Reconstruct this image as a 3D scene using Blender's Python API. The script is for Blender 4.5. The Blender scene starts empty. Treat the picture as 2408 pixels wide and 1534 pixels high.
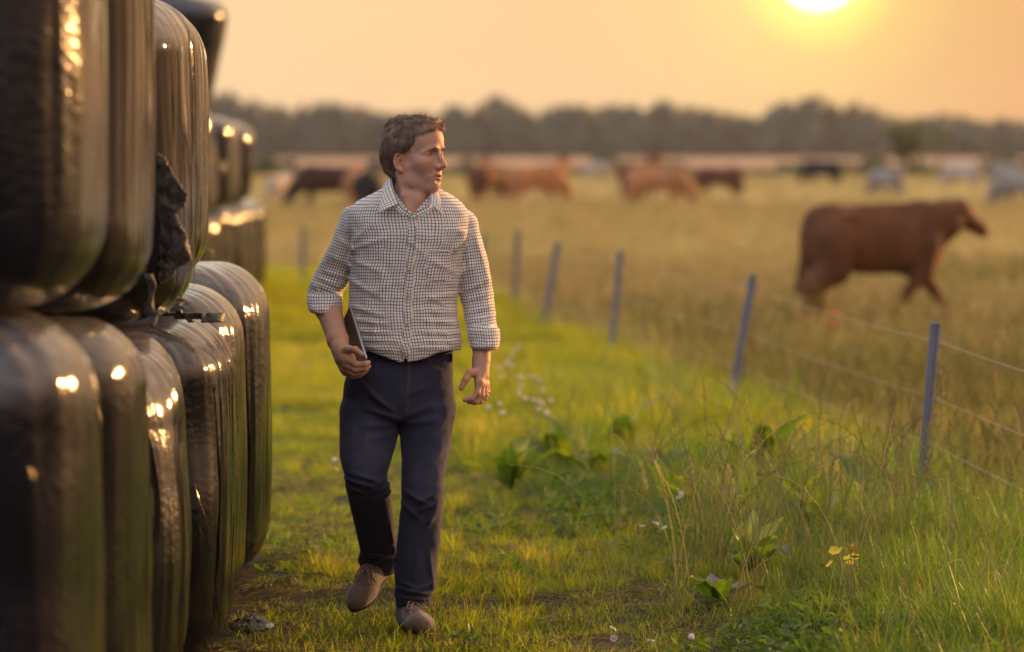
import bpy, math, random
import numpy as np
from mathutils import Vector, Matrix, Euler

# ------------------------------------------------------------------ camera
SC = bpy.context.scene
FPX, CU, CV, HZ, CAMZ = 9030.0, 1204.0, 767.0, 353.0, 1.66   # focal length in units of a 2408 px wide frame
PITCH = math.atan((CV - HZ) / FPX)
cam_d = bpy.data.cameras.new('camera')
cam = bpy.data.objects.new('camera', cam_d)
SC.collection.objects.link(cam)
SC.camera = cam
cam.location = (0, 0, CAMZ)
cam.rotation_euler = (math.pi / 2 - PITCH, 0, 0)
cam_d.sensor_width = 36.0
cam_d.lens = 135.0
cam_d.clip_start = 0.1
cam_d.clip_end = 6000
cam_d.dof.use_dof = True
cam_d.dof.focus_distance = 13.3
cam_d.dof.aperture_fstop = 2.35

# ------------------------------------------------------------------ world, sun, exposure
SUN_AZ, SUN_EL = math.radians(50), math.radians(9)          # azimuth from +Y towards +X
world = bpy.data.worlds.new('World')
SC.world = world
world.use_nodes = True
nt = world.node_tree
for n in list(nt.nodes):
    nt.nodes.remove(n)


def N(t, kind, **kw):
    n = t.nodes.new(kind)
    for k, v in kw.items():
        if k.startswith('i_'):
            n.inputs[int(k[2:])].default_value = v
        else:
            setattr(n, k, v)
    return n


def math_node(t, op, a, b=None, clamp=False):
    n = t.nodes.new('ShaderNodeMath')
    n.operation = op
    n.use_clamp = clamp
    for i, x in enumerate((a, b)):
        if x is None:
            continue
        if isinstance(x, (int, float)):
            n.inputs[i].default_value = x
        else:
            t.links.new(x, n.inputs[i])
    return n.outputs[0]


def ramp(t, fac, stops, interp='LINEAR'):
    n = t.nodes.new('ShaderNodeValToRGB')
    cr = n.color_ramp
    cr.interpolation = interp
    while len(cr.elements) < len(stops):
        cr.elements.new(0.5)
    for e, (p, c) in zip(cr.elements, stops):
        e.position = p
        e.color = (c[0], c[1], c[2], 1)
    if fac is not None:
        t.links.new(fac, n.inputs[0])
    return n.outputs[0]


def mixc(t, fac, a, b, mode='MIX'):
    n = t.nodes.new('ShaderNodeMix')
    n.data_type = 'RGBA'
    n.blend_type = mode
    for sock, x in ((n.inputs[0], fac), (n.inputs[6], a), (n.inputs[7], b)):
        if isinstance(x, (int, float)):
            sock.default_value = x
        elif isinstance(x, tuple):
            sock.default_value = (x[0], x[1], x[2], 1)
        else:
            t.links.new(x, sock)
    return n.outputs[2]


tc = N(nt, 'ShaderNodeTexCoord')
vnorm = N(nt, 'ShaderNodeVectorMath', operation='NORMALIZE')
nt.links.new(tc.outputs['Generated'], vnorm.inputs[0])
D = vnorm.outputs[0]
# where the veiled sun stands in the evening sky
gu, gv = 1922.0, -78.0
gd = Vector(((gu - CU) / FPX, 1.0, (HZ - gv) / FPX)).normalized()
dot = N(nt, 'ShaderNodeVectorMath', operation='DOT_PRODUCT')
nt.links.new(D, dot.inputs[0])
dot.inputs[1].default_value = gd
ang = math_node(nt, 'ARCCOSINE', dot.outputs['Value'])
angd = math_node(nt, 'MULTIPLY', ang, 180 / math.pi)
sep = N(nt, 'ShaderNodeSeparateXYZ')
nt.links.new(D, sep.inputs[0])
elev = math_node(nt, 'MULTIPLY', math_node(nt, 'ARCSINE', sep.outputs[2]), 180 / math.pi)
azim = math_node(nt, 'MULTIPLY', math_node(nt, 'ARCTAN2', sep.outputs[0], sep.outputs[1]), 180 / math.pi)
# peach evening sky: paler to the left, more orange to the right of the sun, cooler and greyer high up
azf = math_node(nt, 'MULTIPLY', math_node(nt, 'ADD', azim, 12), 1 / 24.0, clamp=True)
low = ramp(nt, azf, [(0.0, (0.545, 0.400, 0.238)), (0.30, (0.575, 0.405, 0.225)), (0.62, (0.560, 0.370, 0.180)), (0.80, (0.505, 0.275, 0.115)), (1.0, (0.455, 0.235, 0.100))])
elf = math_node(nt, 'MULTIPLY', elev, 1 / 60.0, clamp=True)
high = ramp(nt, elf, [(0.0, (0.98, 0.93, 0.92)), (0.02, (1.0, 0.97, 0.94)), (0.07, (1.02, 1.03, 1.02)), (0.22, (1.4, 1.7, 2.1)), (0.6, (1.9, 2.6, 4.4)), (1.0, (1.9, 2.8, 5.0))])
base = mixc(nt, 1.0, low, high, 'MULTIPLY')
# sky away from the sunset: cooler, brightened as added fill behind the camera
aw = math_node(nt, 'MULTIPLY', math_node(nt, 'ARCCOSINE', math_node(nt, 'COSINE', math_node(nt, 'MULTIPLY', math_node(nt, 'SUBTRACT', azim, 18), math.pi / 180))), 1 / math.pi)
away = ramp(nt, aw, [(0.0, (1, 1, 1)), (0.17, (1, 1, 1)), (0.38, (0.85, 0.95, 1.25)), (0.62, (0.86, 1.12, 1.95)), (1.0, (0.84, 1.14, 2.15))])
away = mixc(nt, math_node(nt, 'MULTIPLY', elev, 1 / 55.0, clamp=True), away, (1.0, 1.0, 1.0))
base = mixc(nt, 1.0, base, away, 'MULTIPLY')
# glow round the sun
glow = ramp(nt, math_node(nt, 'MULTIPLY', angd, 1 / 4.0, clamp=True),
            [(0.0, (0.13, 0.16, 0.0)), (0.15, (0.10, 0.14, 0.0)), (0.34, (0.04, 0.07, 0.0)), (0.62, (0.008, 0.018, 0.0)), (1.0, (0, 0, 0))], 'EASE')
base = mixc(nt, 1.0, base, glow, 'ADD')
core = ramp(nt, math_node(nt, 'MULTIPLY', angd, 1 / 1.45, clamp=True),
            [(0.0, (1, 1, 1)), (0.34, (0.75, 0.75, 0.7)), (0.48, (0.12, 0.14, 0.02)), (0.62, (0.02, 0.03, 0.0)), (1.0, (0, 0, 0))], 'EASE')
core10 = mixc(nt, 1.0, core, (4.0, 3.6, 2.6), 'MULTIPLY')
base = mixc(nt, 1.0, base, core10, 'ADD')
for n_ in nt.nodes:
    if n_.type == 'MIX':
        n_.clamp_result = False
# the physical sky tints the high dome
sky = N(nt, 'ShaderNodeTexSky', sky_type='NISHITA')
sky.sun_disc = False
sky.sun_elevation = SUN_EL
sky.sun_rotation = SUN_AZ
sky.dust_density = 4.0
bg1 = N(nt, 'ShaderNodeBackground')
nt.links.new(base, bg1.inputs[0])
bg1.inputs[1].default_value = 1.0
bg2 = N(nt, 'ShaderNodeBackground')
nt.links.new(sky.outputs[0], bg2.inputs[0])
bg2.inputs[1].default_value = 0.12
mx = N(nt, 'ShaderNodeMixShader')
mf = ramp(nt, elf, [(0.0, (0, 0, 0)), (0.2, (0, 0, 0)), (0.9, (0.5, 0.5, 0.5)), (1, (0.5, 0.5, 0.5))])
nt.links.new(mf, mx.inputs[0])
nt.links.new(bg1.outputs[0], mx.inputs[1])
nt.links.new(bg2.outputs[0], mx.inputs[2])
wo = N(nt, 'ShaderNodeOutputWorld')
nt.links.new(mx.outputs[0], wo.inputs[0])

sun_d = bpy.data.lights.new('sun', 'SUN')
sun = bpy.data.objects.new('sun', sun_d)
SC.collection.objects.link(sun)
sun_d.energy = 4.0
sun_d.angle = math.radians(1.6)
sun_d.color = (1.0, 0.51, 0.17)
sdir = Vector((math.sin(SUN_AZ) * math.cos(SUN_EL), math.cos(SUN_AZ) * math.cos(SUN_EL), math.sin(SUN_EL)))
sun.rotation_euler = sdir.to_track_quat('Z', 'Y').to_euler()
sun.location = (6, 6, 6)

SC.view_settings.view_transform = 'Standard'
SC.view_settings.look = 'None'
SC.view_settings.gamma = 1
SC.view_settings.exposure = 0.8
SC.view_settings.use_curve_mapping = False
SC.render.engine = 'CYCLES'
cy = SC.cycles
cy.use_denoising = True
cy.max_bounces = 8
cy.diffuse_bounces = 3
cy.glossy_bounces = 3
cy.transmission_bounces = 4
cy.transparent_max_bounces = 6
cy.volume_bounces = 0
cy.sample_clamp_indirect = 6
cy.caustics_reflective = False
cy.caustics_refractive = False

# ------------------------------------------------------------------ helpers
rng = np.random.default_rng(7)
random.seed(7)
COL = SC.collection
_up = Vector((0, math.sin(PITCH), math.cos(PITCH)))
_fw = Vector((0, math.cos(PITCH), -math.sin(PITCH)))


def W(u, v, Y):
    """The world point at distance Y along the field that the photograph shows at (u, v), 2408 px wide frame."""
    d = Vector((1, 0, 0)) * ((u - CU) / FPX) + _up * ((CV - v) / FPX) + _fw
    return Vector((0, 0, CAMZ)) + d * (Y / d.y)


def sst(a, b, x):
    t = np.clip((np.asarray(x, dtype=float) - a) / (b - a), 0, 1)
    return t * t * (3 - 2 * t)


def _hash(ix, iy, iz):
    h = (ix.astype(np.uint32) * np.uint32(374761393) + iy.astype(np.uint32) * np.uint32(668265263) + iz.astype(np.uint32) * np.uint32(2147483647))
    h = (h ^ (h >> np.uint32(13))) * np.uint32(1274126177)
    h = h ^ (h >> np.uint32(16))
    return (h & np.uint32(0xffff)).astype(np.float32) / 65535.0


def noise3(x, y, z):
    """value noise in -1..1, vectorised"""
    x, y, z = np.broadcast_arrays(np.asarray(x, np.float32), np.asarray(y, np.float32), np.asarray(z, np.float32))
    fx, fy, fz = np.floor(x), np.floor(y), np.floor(z)
    ix, iy, iz = fx.astype(np.int64), fy.astype(np.int64), fz.astype(np.int64)
    tx, ty, tz = x - fx, y - fy, z - fz
    tx, ty, tz = tx * tx * (3 - 2 * tx), ty * ty * (3 - 2 * ty), tz * tz * (3 - 2 * tz)
    r = 0
    for a in (0, 1):
        for b in (0, 1):
            for c in (0, 1):
                w = (tx if a else 1 - tx) * (ty if b else 1 - ty) * (tz if c else 1 - tz)
                r = r + w * _hash(ix + a, iy + b, iz + c)
    return r * 2 - 1


def fbm(x, y, z, o=3):
    r, a, s = 0, 1.0, 0
    for k in range(o):
        r = r + a * noise3(x * 2 ** k + 17.3 * k, y * 2 ** k + 5.1 * k, z * 2 ** k - 9.7 * k)
        s += a
        a *= 0.5
    return r / s


def G(x, y):
    """height of the ground"""
    x, y = np.asarray(x, float), np.asarray(y, float)
    h = -0.3 * sst(15.5, 42, y)
    h = h - 0.06 * sst(1.2, 2.4, x) * (1 - sst(30, 60, y))
    h = h + 0.018 * noise3(x * 0.9, y * 0.9, 3.0) * (1 - sst(60, 200, y)) + 0.02 * sst(0.4, 1.5, x) * (1 - sst(20, 40, y))
    return h


def Gf(x, y):
    return float(G(np.array([x]), np.array([y]))[0])


def mesh_np(name, V, F, smooth=True, mat=None, uv=None, col=None):
    """V (n,3); F list of arrays of the same arity, or one (m,k) array"""
    V = np.ascontiguousarray(V, dtype=np.float32)
    Fs = [np.asarray(f, dtype=np.int32) for f in (F if isinstance(F, (list, tuple)) else [F]) if len(f)]
    me = bpy.data.meshes.new(name)
    me.vertices.add(len(V))
    me.vertices.foreach_set('co', V.ravel())
    nl = sum(f.size for f in Fs)
    npoly = sum(len(f) for f in Fs)
    me.loops.add(nl)
    me.loops.foreach_set('vertex_index', np.concatenate([f.ravel() for f in Fs]))
    me.polygons.add(npoly)
    tot = np.concatenate([np.full(len(f), f.shape[1], np.int32) for f in Fs])
    st = np.concatenate([[0], np.cumsum(tot)[:-1]]).astype(np.int32)
    me.polygons.foreach_set('loop_start', st)
    me.polygons.foreach_set('loop_total', tot)
    me.polygons.foreach_set('use_smooth', np.full(npoly, smooth))
    if uv is not None:
        l = me.uv_layers.new(name='UVMap')
        l.data.foreach_set('uv', np.asarray(uv, np.float32).ravel())
    if col is not None:
        a = me.color_attributes.new('tone', 'FLOAT_COLOR', 'POINT')
        c = np.ones((len(V), 4), np.float32)
        c[:, :col.shape[1]] = col
        a.data.foreach_set('color', c.ravel())
    me.update(calc_edges=True)
    me.validate()
    if mat is not None:
        me.materials.append(mat)
    return me


def link(name, data, parent=None, loc=(0, 0, 0), rot=None):
    o = bpy.data.objects.new(name, data)
    COL.objects.link(o)
    if parent is not None:
        o.parent = parent
    o.location = loc
    if rot is not None:
        o.rotation_euler = rot
    return o


def tag(o, label=None, cat=None, group=None, kind=None):
    if label:
        o['label'] = label
    if cat:
        o['category'] = cat
    if group:
        o['group'] = group
    if kind:
        o['kind'] = kind
    return o


def thing(name, label, cat, loc=(0, 0, 0), rz=0, group=None):
    o = bpy.data.objects.new(name, None)
    o.empty_display_size = 0.1
    COL.objects.link(o)
    o.location = loc
    o.rotation_euler = (0, 0, rz)
    return tag(o, label, cat, group)


def wpart(name, V, F, mat, parent, **kw):
    """a part given in world coordinates, under an unrotated parent"""
    V = np.asarray(V, float)
    off = np.array(root_loc(parent)) if parent is not None else 0
    me = mesh_np(name, V - off, F, mat=mat, **kw)
    return link(name, me, parent)


def root_loc(p):
    l = Vector((0, 0, 0))
    while p is not None:
        l = l + p.location
        p = p.parent
    return l


def copy_tree(o, parent=None):
    c = o.copy()
    COL.objects.link(c)
    c.parent = parent
    for ch in list(o.children):
        copy_tree(ch, c)
    return c


class MB:
    """collects pieces into one mesh"""
    def __init__(s):
        s.V, s.Q, s.T, s.n, s.C = [], [], [], 0, []

    def add(s, V, F, col=None):
        V = np.asarray(V, float)
        F = np.asarray(F, int)
        (s.Q if F.shape[1] == 4 else s.T).append(F + s.n)
        s.V.append(V)
        s.C.append(np.tile(np.asarray(col if col is not None else (1, 1, 1), float), (len(V), 1)) if col is None or np.ndim(col) == 1 else np.asarray(col, float))
        s.n += len(V)
        return s

    def tube(s, pts, rad, k=8, caps=True, col=None):
        pts = np.asarray([tuple(p) for p in pts], float)
        n = len(pts)
        rad = np.full(n, rad) if np.isscalar(rad) else np.asarray(rad, float)
        T = np.gradient(pts, axis=0)
        T /= np.linalg.norm(T, axis=1)[:, None] + 1e-9
        ref = np.array([0, 0, 1.0]) if abs(T[0][2]) < 0.9 else np.array([0, 1.0, 0])
        A = np.cross(T, ref)
        A /= np.linalg.norm(A, axis=1)[:, None] + 1e-9
        B = np.cross(T, A)
        th = np.arange(k) * 2 * math.pi / k
        V = pts[:, None, :] + rad[:, None, None] * (np.cos(th)[None, :, None] * A[:, None, :] + np.sin(th)[None, :, None] * B[:, None, :])
        i, j = np.meshgrid(np.arange(n - 1), np.arange(k), indexing='ij')
        j2 = (j + 1) % k
        F = np.stack([i * k + j, i * k + j2, (i + 1) * k + j2, (i + 1) * k + j], -1).reshape(-1, 4)
        s.add(V.reshape(-1, 3), F, col)
        if caps and k >= 3:
            for e, c in ((0, pts[0]), (n - 1, pts[-1])):
                base = s.n
                ring = V[e]
                jj = np.arange(k)
                f = np.stack([jj, (jj + 1) % k, np.full(k, k)], -1)
                if e == 0:
                    f = f[:, ::-1]
                s.add(np.vstack([ring, c]), f, col)
        return s

    def box(s, c, h, R=None, col=None):
        c, h = np.asarray(c, float), np.asarray(h, float)
        P = np.array([[x, y, z] for x in (-1, 1) for y in (-1, 1) for z in (-1, 1)], float) * h
        if R is not None:
            P = P @ np.asarray(R).T
        s.add(P + c, [[0, 1, 3, 2], [4, 6, 7, 5], [0, 4, 5, 1], [2, 3, 7, 6], [0, 2, 6, 4], [1, 5, 7, 3]], col)
        return s

    def build(s, name, mat, parent=None, smooth=True, col=False, world=False, link_it=True):
        V = np.vstack(s.V)
        if world and parent is not None:
            V = V - np.array(root_loc(parent))
        F = []
        if s.Q:
            F.append(np.vstack(s.Q))
        if s.T:
            F.append(np.vstack(s.T))
        me = mesh_np(name, V, F, smooth, mat, col=np.vstack(s.C) if col else None)
        return link(name, me, parent) if link_it else me


# ---- distance fields and surface nets
def smin(a, b, k):
    h = np.clip(0.5 + 0.5 * (b - a) / k, 0, 1)
    return b + (a - b) * h - k * h * (1 - h)


def smax(a, b, k):
    return -smin(-a, -b, k)


def ell(P, c, r, R=None):
    q = P - np.asarray(c, np.float32)
    if R is not None:
        q = q @ np.asarray(R, np.float32)
    r = np.asarray(r, np.float32)
    k0 = np.linalg.norm(q / r, axis=-1)
    k1 = np.linalg.norm(q / (r * r), axis=-1) + 1e-9
    return k0 * (k0 - 1) / k1


def cone(P, a, b, ra, rb):
    a, b = np.asarray(a, np.float32), np.asarray(b, np.float32)
    ab = b - a
    q = P - a
    t = np.clip((q @ ab) / float(ab @ ab), 0, 1)
    return np.linalg.norm(q - t[..., None] * ab, axis=-1) - (ra + (rb - ra) * t)


def chain(P, pts, rs, k=0.004):
    d = None
    for i in range(len(pts) - 1):
        e = cone(P, pts[i], pts[i + 1], rs[i], rs[i + 1])
        d = e if d is None else smin(d, e, k)
    return d


def grid(lo, hi, h):
    ax = [np.arange(lo[i], hi[i] + h, h, dtype=np.float32) for i in range(3)]
    P = np.stack(np.meshgrid(*ax, indexing='ij'), -1)
    return P


def nets(F, lo, h):
    """surface nets: (vertices, quads) of the zero level of F"""
    S = F < 0
    nx, ny, nz = F.shape
    c = np.zeros((nx - 1, ny - 1, nz - 1), np.uint8)
    for a in (0, 1):
        for b in (0, 1):
            for d in (0, 1):
                c += S[a:nx - 1 + a, b:ny - 1 + b, d:nz - 1 + d]
    act = (c > 0) & (c < 8)
    idx = np.full(c.shape, -1, np.int64)
    I = np.argwhere(act)
    idx[act] = np.arange(len(I))
    acc = np.zeros((len(I), 3))
    cnt = np.zeros(len(I))
    cor = [(a, b, d) for a in (0, 1) for b in (0, 1) for d in (0, 1)]
    for p in cor:
        for ax in range(3):
            if p[ax]:
                continue
            q = list(p)
            q[ax] = 1
            f0 = F[I[:, 0] + p[0], I[:, 1] + p[1], I[:, 2] + p[2]]
            f1 = F[I[:, 0] + q[0], I[:, 1] + q[1], I[:, 2] + q[2]]
            m = (f0 < 0) != (f1 < 0)
            t = np.where(m, f0 / np.where(f0 == f1, 1, f0 - f1), 0)
            pt = np.tile(np.array(p, float), (len(I), 1))
            pt[:, ax] += t
            acc[m] += pt[m]
            cnt[m] += 1
    V = (I + acc / np.maximum(cnt, 1)[:, None]) * h + np.asarray(lo, float)
    Q = []
    for ax in range(3):
        b1, b2 = (ax + 1) % 3, (ax + 2) % 3
        sl0 = [slice(None)] * 3
        sl1 = [slice(None)] * 3
        sl0[ax], sl1[ax] = slice(0, -1), slice(1, None)
        s0, s1 = S[tuple(sl0)], S[tuple(sl1)]
        E = np.argwhere(s0 != s1)
        ok = (E[:, b1] > 0) & (E[:, b2] > 0) & (E[:, b1] < F.shape[b1] - 1) & (E[:, b2] < F.shape[b2] - 1)
        E = E[ok]
        flip = S[E[:, 0], E[:, 1], E[:, 2]]
        qs = []
        for da, db in ((0, 0), (1, 0), (1, 1), (0, 1)):
            e = E.copy()
            e[:, b1] -= 1 - da
            e[:, b2] -= 1 - db
            qs.append(idx[e[:, 0], e[:, 1], e[:, 2]])
        q = np.stack(qs, -1)
        q[~flip] = q[~flip][:, ::-1]
        Q.append(q)
    Q = np.vstack(Q)
    Q = Q[(Q >= 0).all(1)]
    return V, Q


def field(fn, lo, hi, h, B=6, k=1.7):
    """fn sampled on a grid, finely only in the blocks near its surface"""
    lo, hi = np.asarray(lo, float), np.asarray(hi, float)
    nb = np.ceil((hi - lo) / (h * B)).astype(int)
    ctr = np.stack(np.meshgrid(*[lo[i] + (np.arange(nb[i]) + .5) * h * B - h / 2 for i in range(3)], indexing='ij'), -1).reshape(-1, 3).astype(np.float32)
    dc = np.asarray(fn(ctr)).ravel()
    act = np.nonzero(np.abs(dc) < k * h * B * 0.87)[0]
    F = np.repeat(np.repeat(np.repeat(dc.reshape(nb), B, 0), B, 1), B, 2).astype(np.float32)
    off = np.stack(np.meshgrid(*[np.arange(B)] * 3, indexing='ij'), -1).reshape(-1, 3)
    bi = np.stack(np.unravel_index(act, nb), -1) * B
    for c0 in range(0, len(act), 2500):
        I = (bi[c0:c0 + 2500, None, :] + off[None]).reshape(-1, 3)
        F[I[:, 0], I[:, 1], I[:, 2]] = fn((lo + I * h).astype(np.float32))
    return F


def relax(V, Q, it=2, w=0.5):
    E = np.vstack([Q[:, [0, 1]], Q[:, [1, 2]], Q[:, [2, 3]], Q[:, [3, 0]]])
    E = np.vstack([E, E[:, ::-1]])
    cnt = np.bincount(E[:, 0], minlength=len(V))[:, None]
    for _ in range(it):
        acc = np.stack([np.bincount(E[:, 0], weights=V[E[:, 1], k], minlength=len(V)) for k in range(3)], -1)
        V = V + w * (acc / np.maximum(cnt, 1) - V)
    return V


def sections(P, T, p=2.2, axis=2):
    """field of a body given by horizontal sections: rows (z, cx, cy, a, b)"""
    T = np.array(T, float)
    T = T[T[:, 0].argsort()]
    z = P[..., 2]
    cx, cy, a, b = (np.interp(z, T[:, 0], T[:, k]).astype(np.float32) for k in (1, 2, 3, 4))
    r = ((np.abs(P[..., 0] - cx) / a) ** p + (np.abs(P[..., 1] - cy) / b) ** p) ** (1 / p)
    d = (r - 1) * np.minimum(a, b)
    return d


def smooth_table(T, n=60):
    """denser table through a cubic (Catmull-Rom) interpolation"""
    T = np.array(T, float)
    T = T[T[:, 0].argsort()]
    z = T[:, 0]
    m = np.gradient(T[:, 1:], z, axis=0)
    zz = np.linspace(z[0], z[-1], n)
    k = np.clip(np.searchsorted(z, zz, side='right') - 1, 0, len(z) - 2)
    h = (z[k + 1] - z[k])[:, None]
    t = ((zz - z[k])[:, None]) / h
    p = (2 * t ** 3 - 3 * t ** 2 + 1) * T[k, 1:] + (t ** 3 - 2 * t ** 2 + t) * h * m[k] + (-2 * t ** 3 + 3 * t ** 2) * T[k + 1, 1:] + (t ** 3 - t ** 2) * h * m[k + 1]
    return np.hstack([zz[:, None], p])


def rows(L):
    """sections read off the photograph: (v, u_left, u_right, Y, half depth) -> (z, cx, cy, a, b)"""
    out = []
    for v, ul, ur, Y, b in L:
        p, q = W(ul, v, Y), W(ur, v, Y)
        out.append((p.z, (p.x + q.x) / 2, Y, (q.x - p.x) / 2, b))
    return out


# ------------------------------------------------------------------ material helpers
def new_mat(name):
    m = bpy.data.materials.new(name)
    m.use_nodes = True
    t = m.node_tree
    b = t.nodes['Principled BSDF']
    return m, t, b


def plain(name, col, rough=0.6, spec=0.4, metal=0.0, nscale=0, namt=0.25, bump=0, bscale=0, sheen=0):
    m, t, b = new_mat(name)
    b.inputs['Base Color'].default_value = (*col, 1)
    b.inputs['Roughness'].default_value = rough
    b.inputs['Specular IOR Level'].default_value = spec
    b.inputs['Metallic'].default_value = metal
    if sheen:
        b.inputs['Sheen Weight'].default_value = sheen
    if nscale:
        co = N(t, 'ShaderNodeTexCoord')
        nz = N(t, 'ShaderNodeTexNoise')
        nz.inputs['Scale'].default_value = nscale
        nz.inputs['Detail'].default_value = 5
        t.links.new(co.outputs['Object'], nz.inputs['Vector'])
        c = ramp(t, nz.outputs['Fac'], [(0.3, tuple(x * (1 - namt) for x in col)), (0.7, tuple(min(1, x * (1 + namt)) for x in col))])
        t.links.new(c, b.inputs['Base Color'])
    if bump:
        co = N(t, 'ShaderNodeTexCoord')
        nz = N(t, 'ShaderNodeTexNoise')
        nz.inputs['Scale'].default_value = bscale
        nz.inputs['Detail'].default_value = 6
        t.links.new(co.outputs['Object'], nz.inputs['Vector'])
        bp = N(t, 'ShaderNodeBump')
        bp.inputs['Strength'].default_value = bump
        bp.inputs['Distance'].default_value = 0.01
        t.links.new(nz.outputs['Fac'], bp.inputs['Height'])
        t.links.new(bp.outputs[0], b.inputs['Normal'])
    return m

# ------------------------------------------------------------------ ground
def ground_mat():
    m, t, b = new_mat('pasture_soil')
    g = N(t, 'ShaderNodeNewGeometry')
    s = N(t, 'ShaderNodeSeparateXYZ')
    t.links.new(g.outputs['Position'], s.inputs[0])
    n1 = N(t, 'ShaderNodeTexNoise', noise_dimensions='3D')
    n1.inputs['Scale'].default_value = 0.35
    n1.inputs['Detail'].default_value = 8
    n1.inputs['Roughness'].default_value = 0.65
    t.links.new(g.outputs['Position'], n1.inputs['Vector'])
    n2 = N(t, 'ShaderNodeTexNoise')
    n2.inputs['Scale'].default_value = 14
    n2.inputs['Detail'].default_value = 8
    t.links.new(g.outputs['Position'], n2.inputs['Vector'])
    near = ramp(t, n2.outputs['Fac'], [(0.32, (0.022, 0.014, 0.008)), (0.52, (0.05, 0.032, 0.018)), (0.62, (0.055, 0.055, 0.018)), (0.75, (0.09, 0.07, 0.04))])
    # the grazed field further off: dry, tan, with greener patches
    dry = ramp(t, n1.outputs['Fac'], [(0.34, (0.30, 0.28, 0.12)), (0.5, (0.44, 0.36, 0.21)), (0.66, (0.52, 0.40, 0.25))])
    yy = math_node(t, 'MULTIPLY', math_node(t, 'SUBTRACT', s.outputs[1], 24), 1 / 30.0, clamp=True)
    c = mixc(t, yy, near, dry)
    t.links.new(c, b.inputs['Base Color'])
    b.inputs['Roughness'].default_value = 0.95
    b.inputs['Specular IOR Level'].default_value = 0.15
    bp = N(t, 'ShaderNodeBump')
    bp.inputs['Strength'].default_value = 0.8
    bp.inputs['Distance'].default_value = 0.02
    t.links.new(n2.outputs['Fac'], bp.inputs['Height'])
    t.links.new(bp.outputs[0], b.inputs['Normal'])
    return m


def field_mat():
    m, t, b = new_mat('stubble')
    g = N(t, 'ShaderNodeNewGeometry')
    s = N(t, 'ShaderNodeSeparateXYZ')
    t.links.new(g.outputs['Position'], s.inputs[0])
    n1 = N(t, 'ShaderNodeTexNoise')
    n1.inputs['Scale'].default_value = 0.05
    n1.inputs['Detail'].default_value = 6
    t.links.new(g.outputs['Position'], n1.inputs['Vector'])
    yy = math_node(t, 'MULTIPLY', math_node(t, 'SUBTRACT', s.outputs[1], 340), 1 / 900.0, clamp=True)
    c = ramp(t, yy, [(0.0, (0.36, 0.22, 0.12)), (0.35, (0.42, 0.25, 0.15)), (0.62, (0.33, 0.21, 0.12)), (0.75, (0.13, 0.12, 0.06)), (1.0, (0.10, 0.10, 0.05))])
    k = ramp(t, n1.outputs['Fac'], [(0.3, (0.8, 0.8, 0.8)), (0.7, (1.15, 1.15, 1.15))])
    t.links.new(mixc(t, 1.0, c, k, 'MULTIPLY'), b.inputs['Base Color'])
    b.inputs['Roughness'].default_value = 1
    b.inputs['Specular IOR Level'].default_value = 0.1
    return m


def build_ground():
    ys = np.concatenate([np.linspace(-120, -10, 12), np.linspace(-9, 7, 20), np.linspace(7.2, 30, 230), np.linspace(30.4, 70, 80), np.geomspace(72, 340, 30), np.geomspace(352, 2600, 26)])
    tt = np.linspace(-1, 1, 181)
    tt = np.sign(tt) * (0.25 * np.abs(tt) + 0.75 * np.abs(tt) ** 4)
    xw = np.where(ys < 30, 90, 90 + (ys - 30) * 0.9)
    X = tt[None, :] * xw[:, None]
    Y = np.repeat(ys[:, None], len(tt), 1)
    Z = G(X, Y)
    near = (np.abs(X) < 8) & (Y > 7) & (Y < 31)
    Z = Z + np.where(near, 0.02 * fbm(X * 3, Y * 3, 0 * X + 2) + 0.008 * noise3(X * 11, Y * 11, 1.0), 0)
    V = np.stack([X, Y, Z], -1).reshape(-1, 3)
    i, j = np.meshgrid(np.arange(len(ys) - 1), np.arange(len(tt) - 1), indexing='ij')
    n = len(tt)
    F = np.stack([i * n + j, i * n + j + 1, (i + 1) * n + j + 1, (i + 1) * n + j], -1).reshape(-1, 4)
    cut = (i.ravel() >= np.searchsorted(ys, 339.9))
    tag(link('pasture_ground', mesh_np('pasture_ground', V, F[~cut], True, ground_mat())), kind='structure')
    V2 = V.copy()
    tag(link('far_field', mesh_np('far_field', V2, F[cut], True, field_mat())), kind='structure')


build_ground()


def leaf_mat(name, c1, c2, trans=0.45, rough=0.5, spec=0.25, tmul=(1.5, 1.7, 0.7), tone=True, dry=None):
    """leaf: reflects c1..c2 and lets yellower light through; varies from plant to plant and blade to blade"""
    m, t, b = new_mat(name)
    oi = N(t, 'ShaderNodeObjectInfo')
    c = mixc(t, oi.outputs['Random'], c1, c2)
    if dry is not None:
        r2 = math_node(t, 'FRACT', math_node(t, 'MULTIPLY', oi.outputs['Random'], 37.7))
        sel = math_node(t, 'GREATER_THAN', r2, 1 - dry[1])
        c = mixc(t, sel, c, dry[0])
    if tone:
        a = N(t, 'ShaderNodeAttribute', attribute_name='tone')
        c = mixc(t, 1.0, c, a.outputs['Color'], 'MULTIPLY')
    t.links.new(c, b.inputs['Base Color'])
    b.inputs['Roughness'].default_value = rough
    b.inputs['Specular IOR Level'].default_value = spec
    tr = N(t, 'ShaderNodeBsdfTranslucent')
    t.links.new(mixc(t, 1.0, c, tmul, 'MULTIPLY'), tr.inputs[0])
    mx = N(t, 'ShaderNodeMixShader')
    mx.inputs[0].default_value = trans
    t.links.new(b.outputs[0], mx.inputs[1])
    t.links.new(tr.outputs[0], mx.inputs[2])
    t.links.new(mx.outputs[0], t.nodes['Material Output'].inputs[0])
    for n_ in t.nodes:
        if n_.type == 'MIX':
            n_.clamp_result = False
    return m


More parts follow.
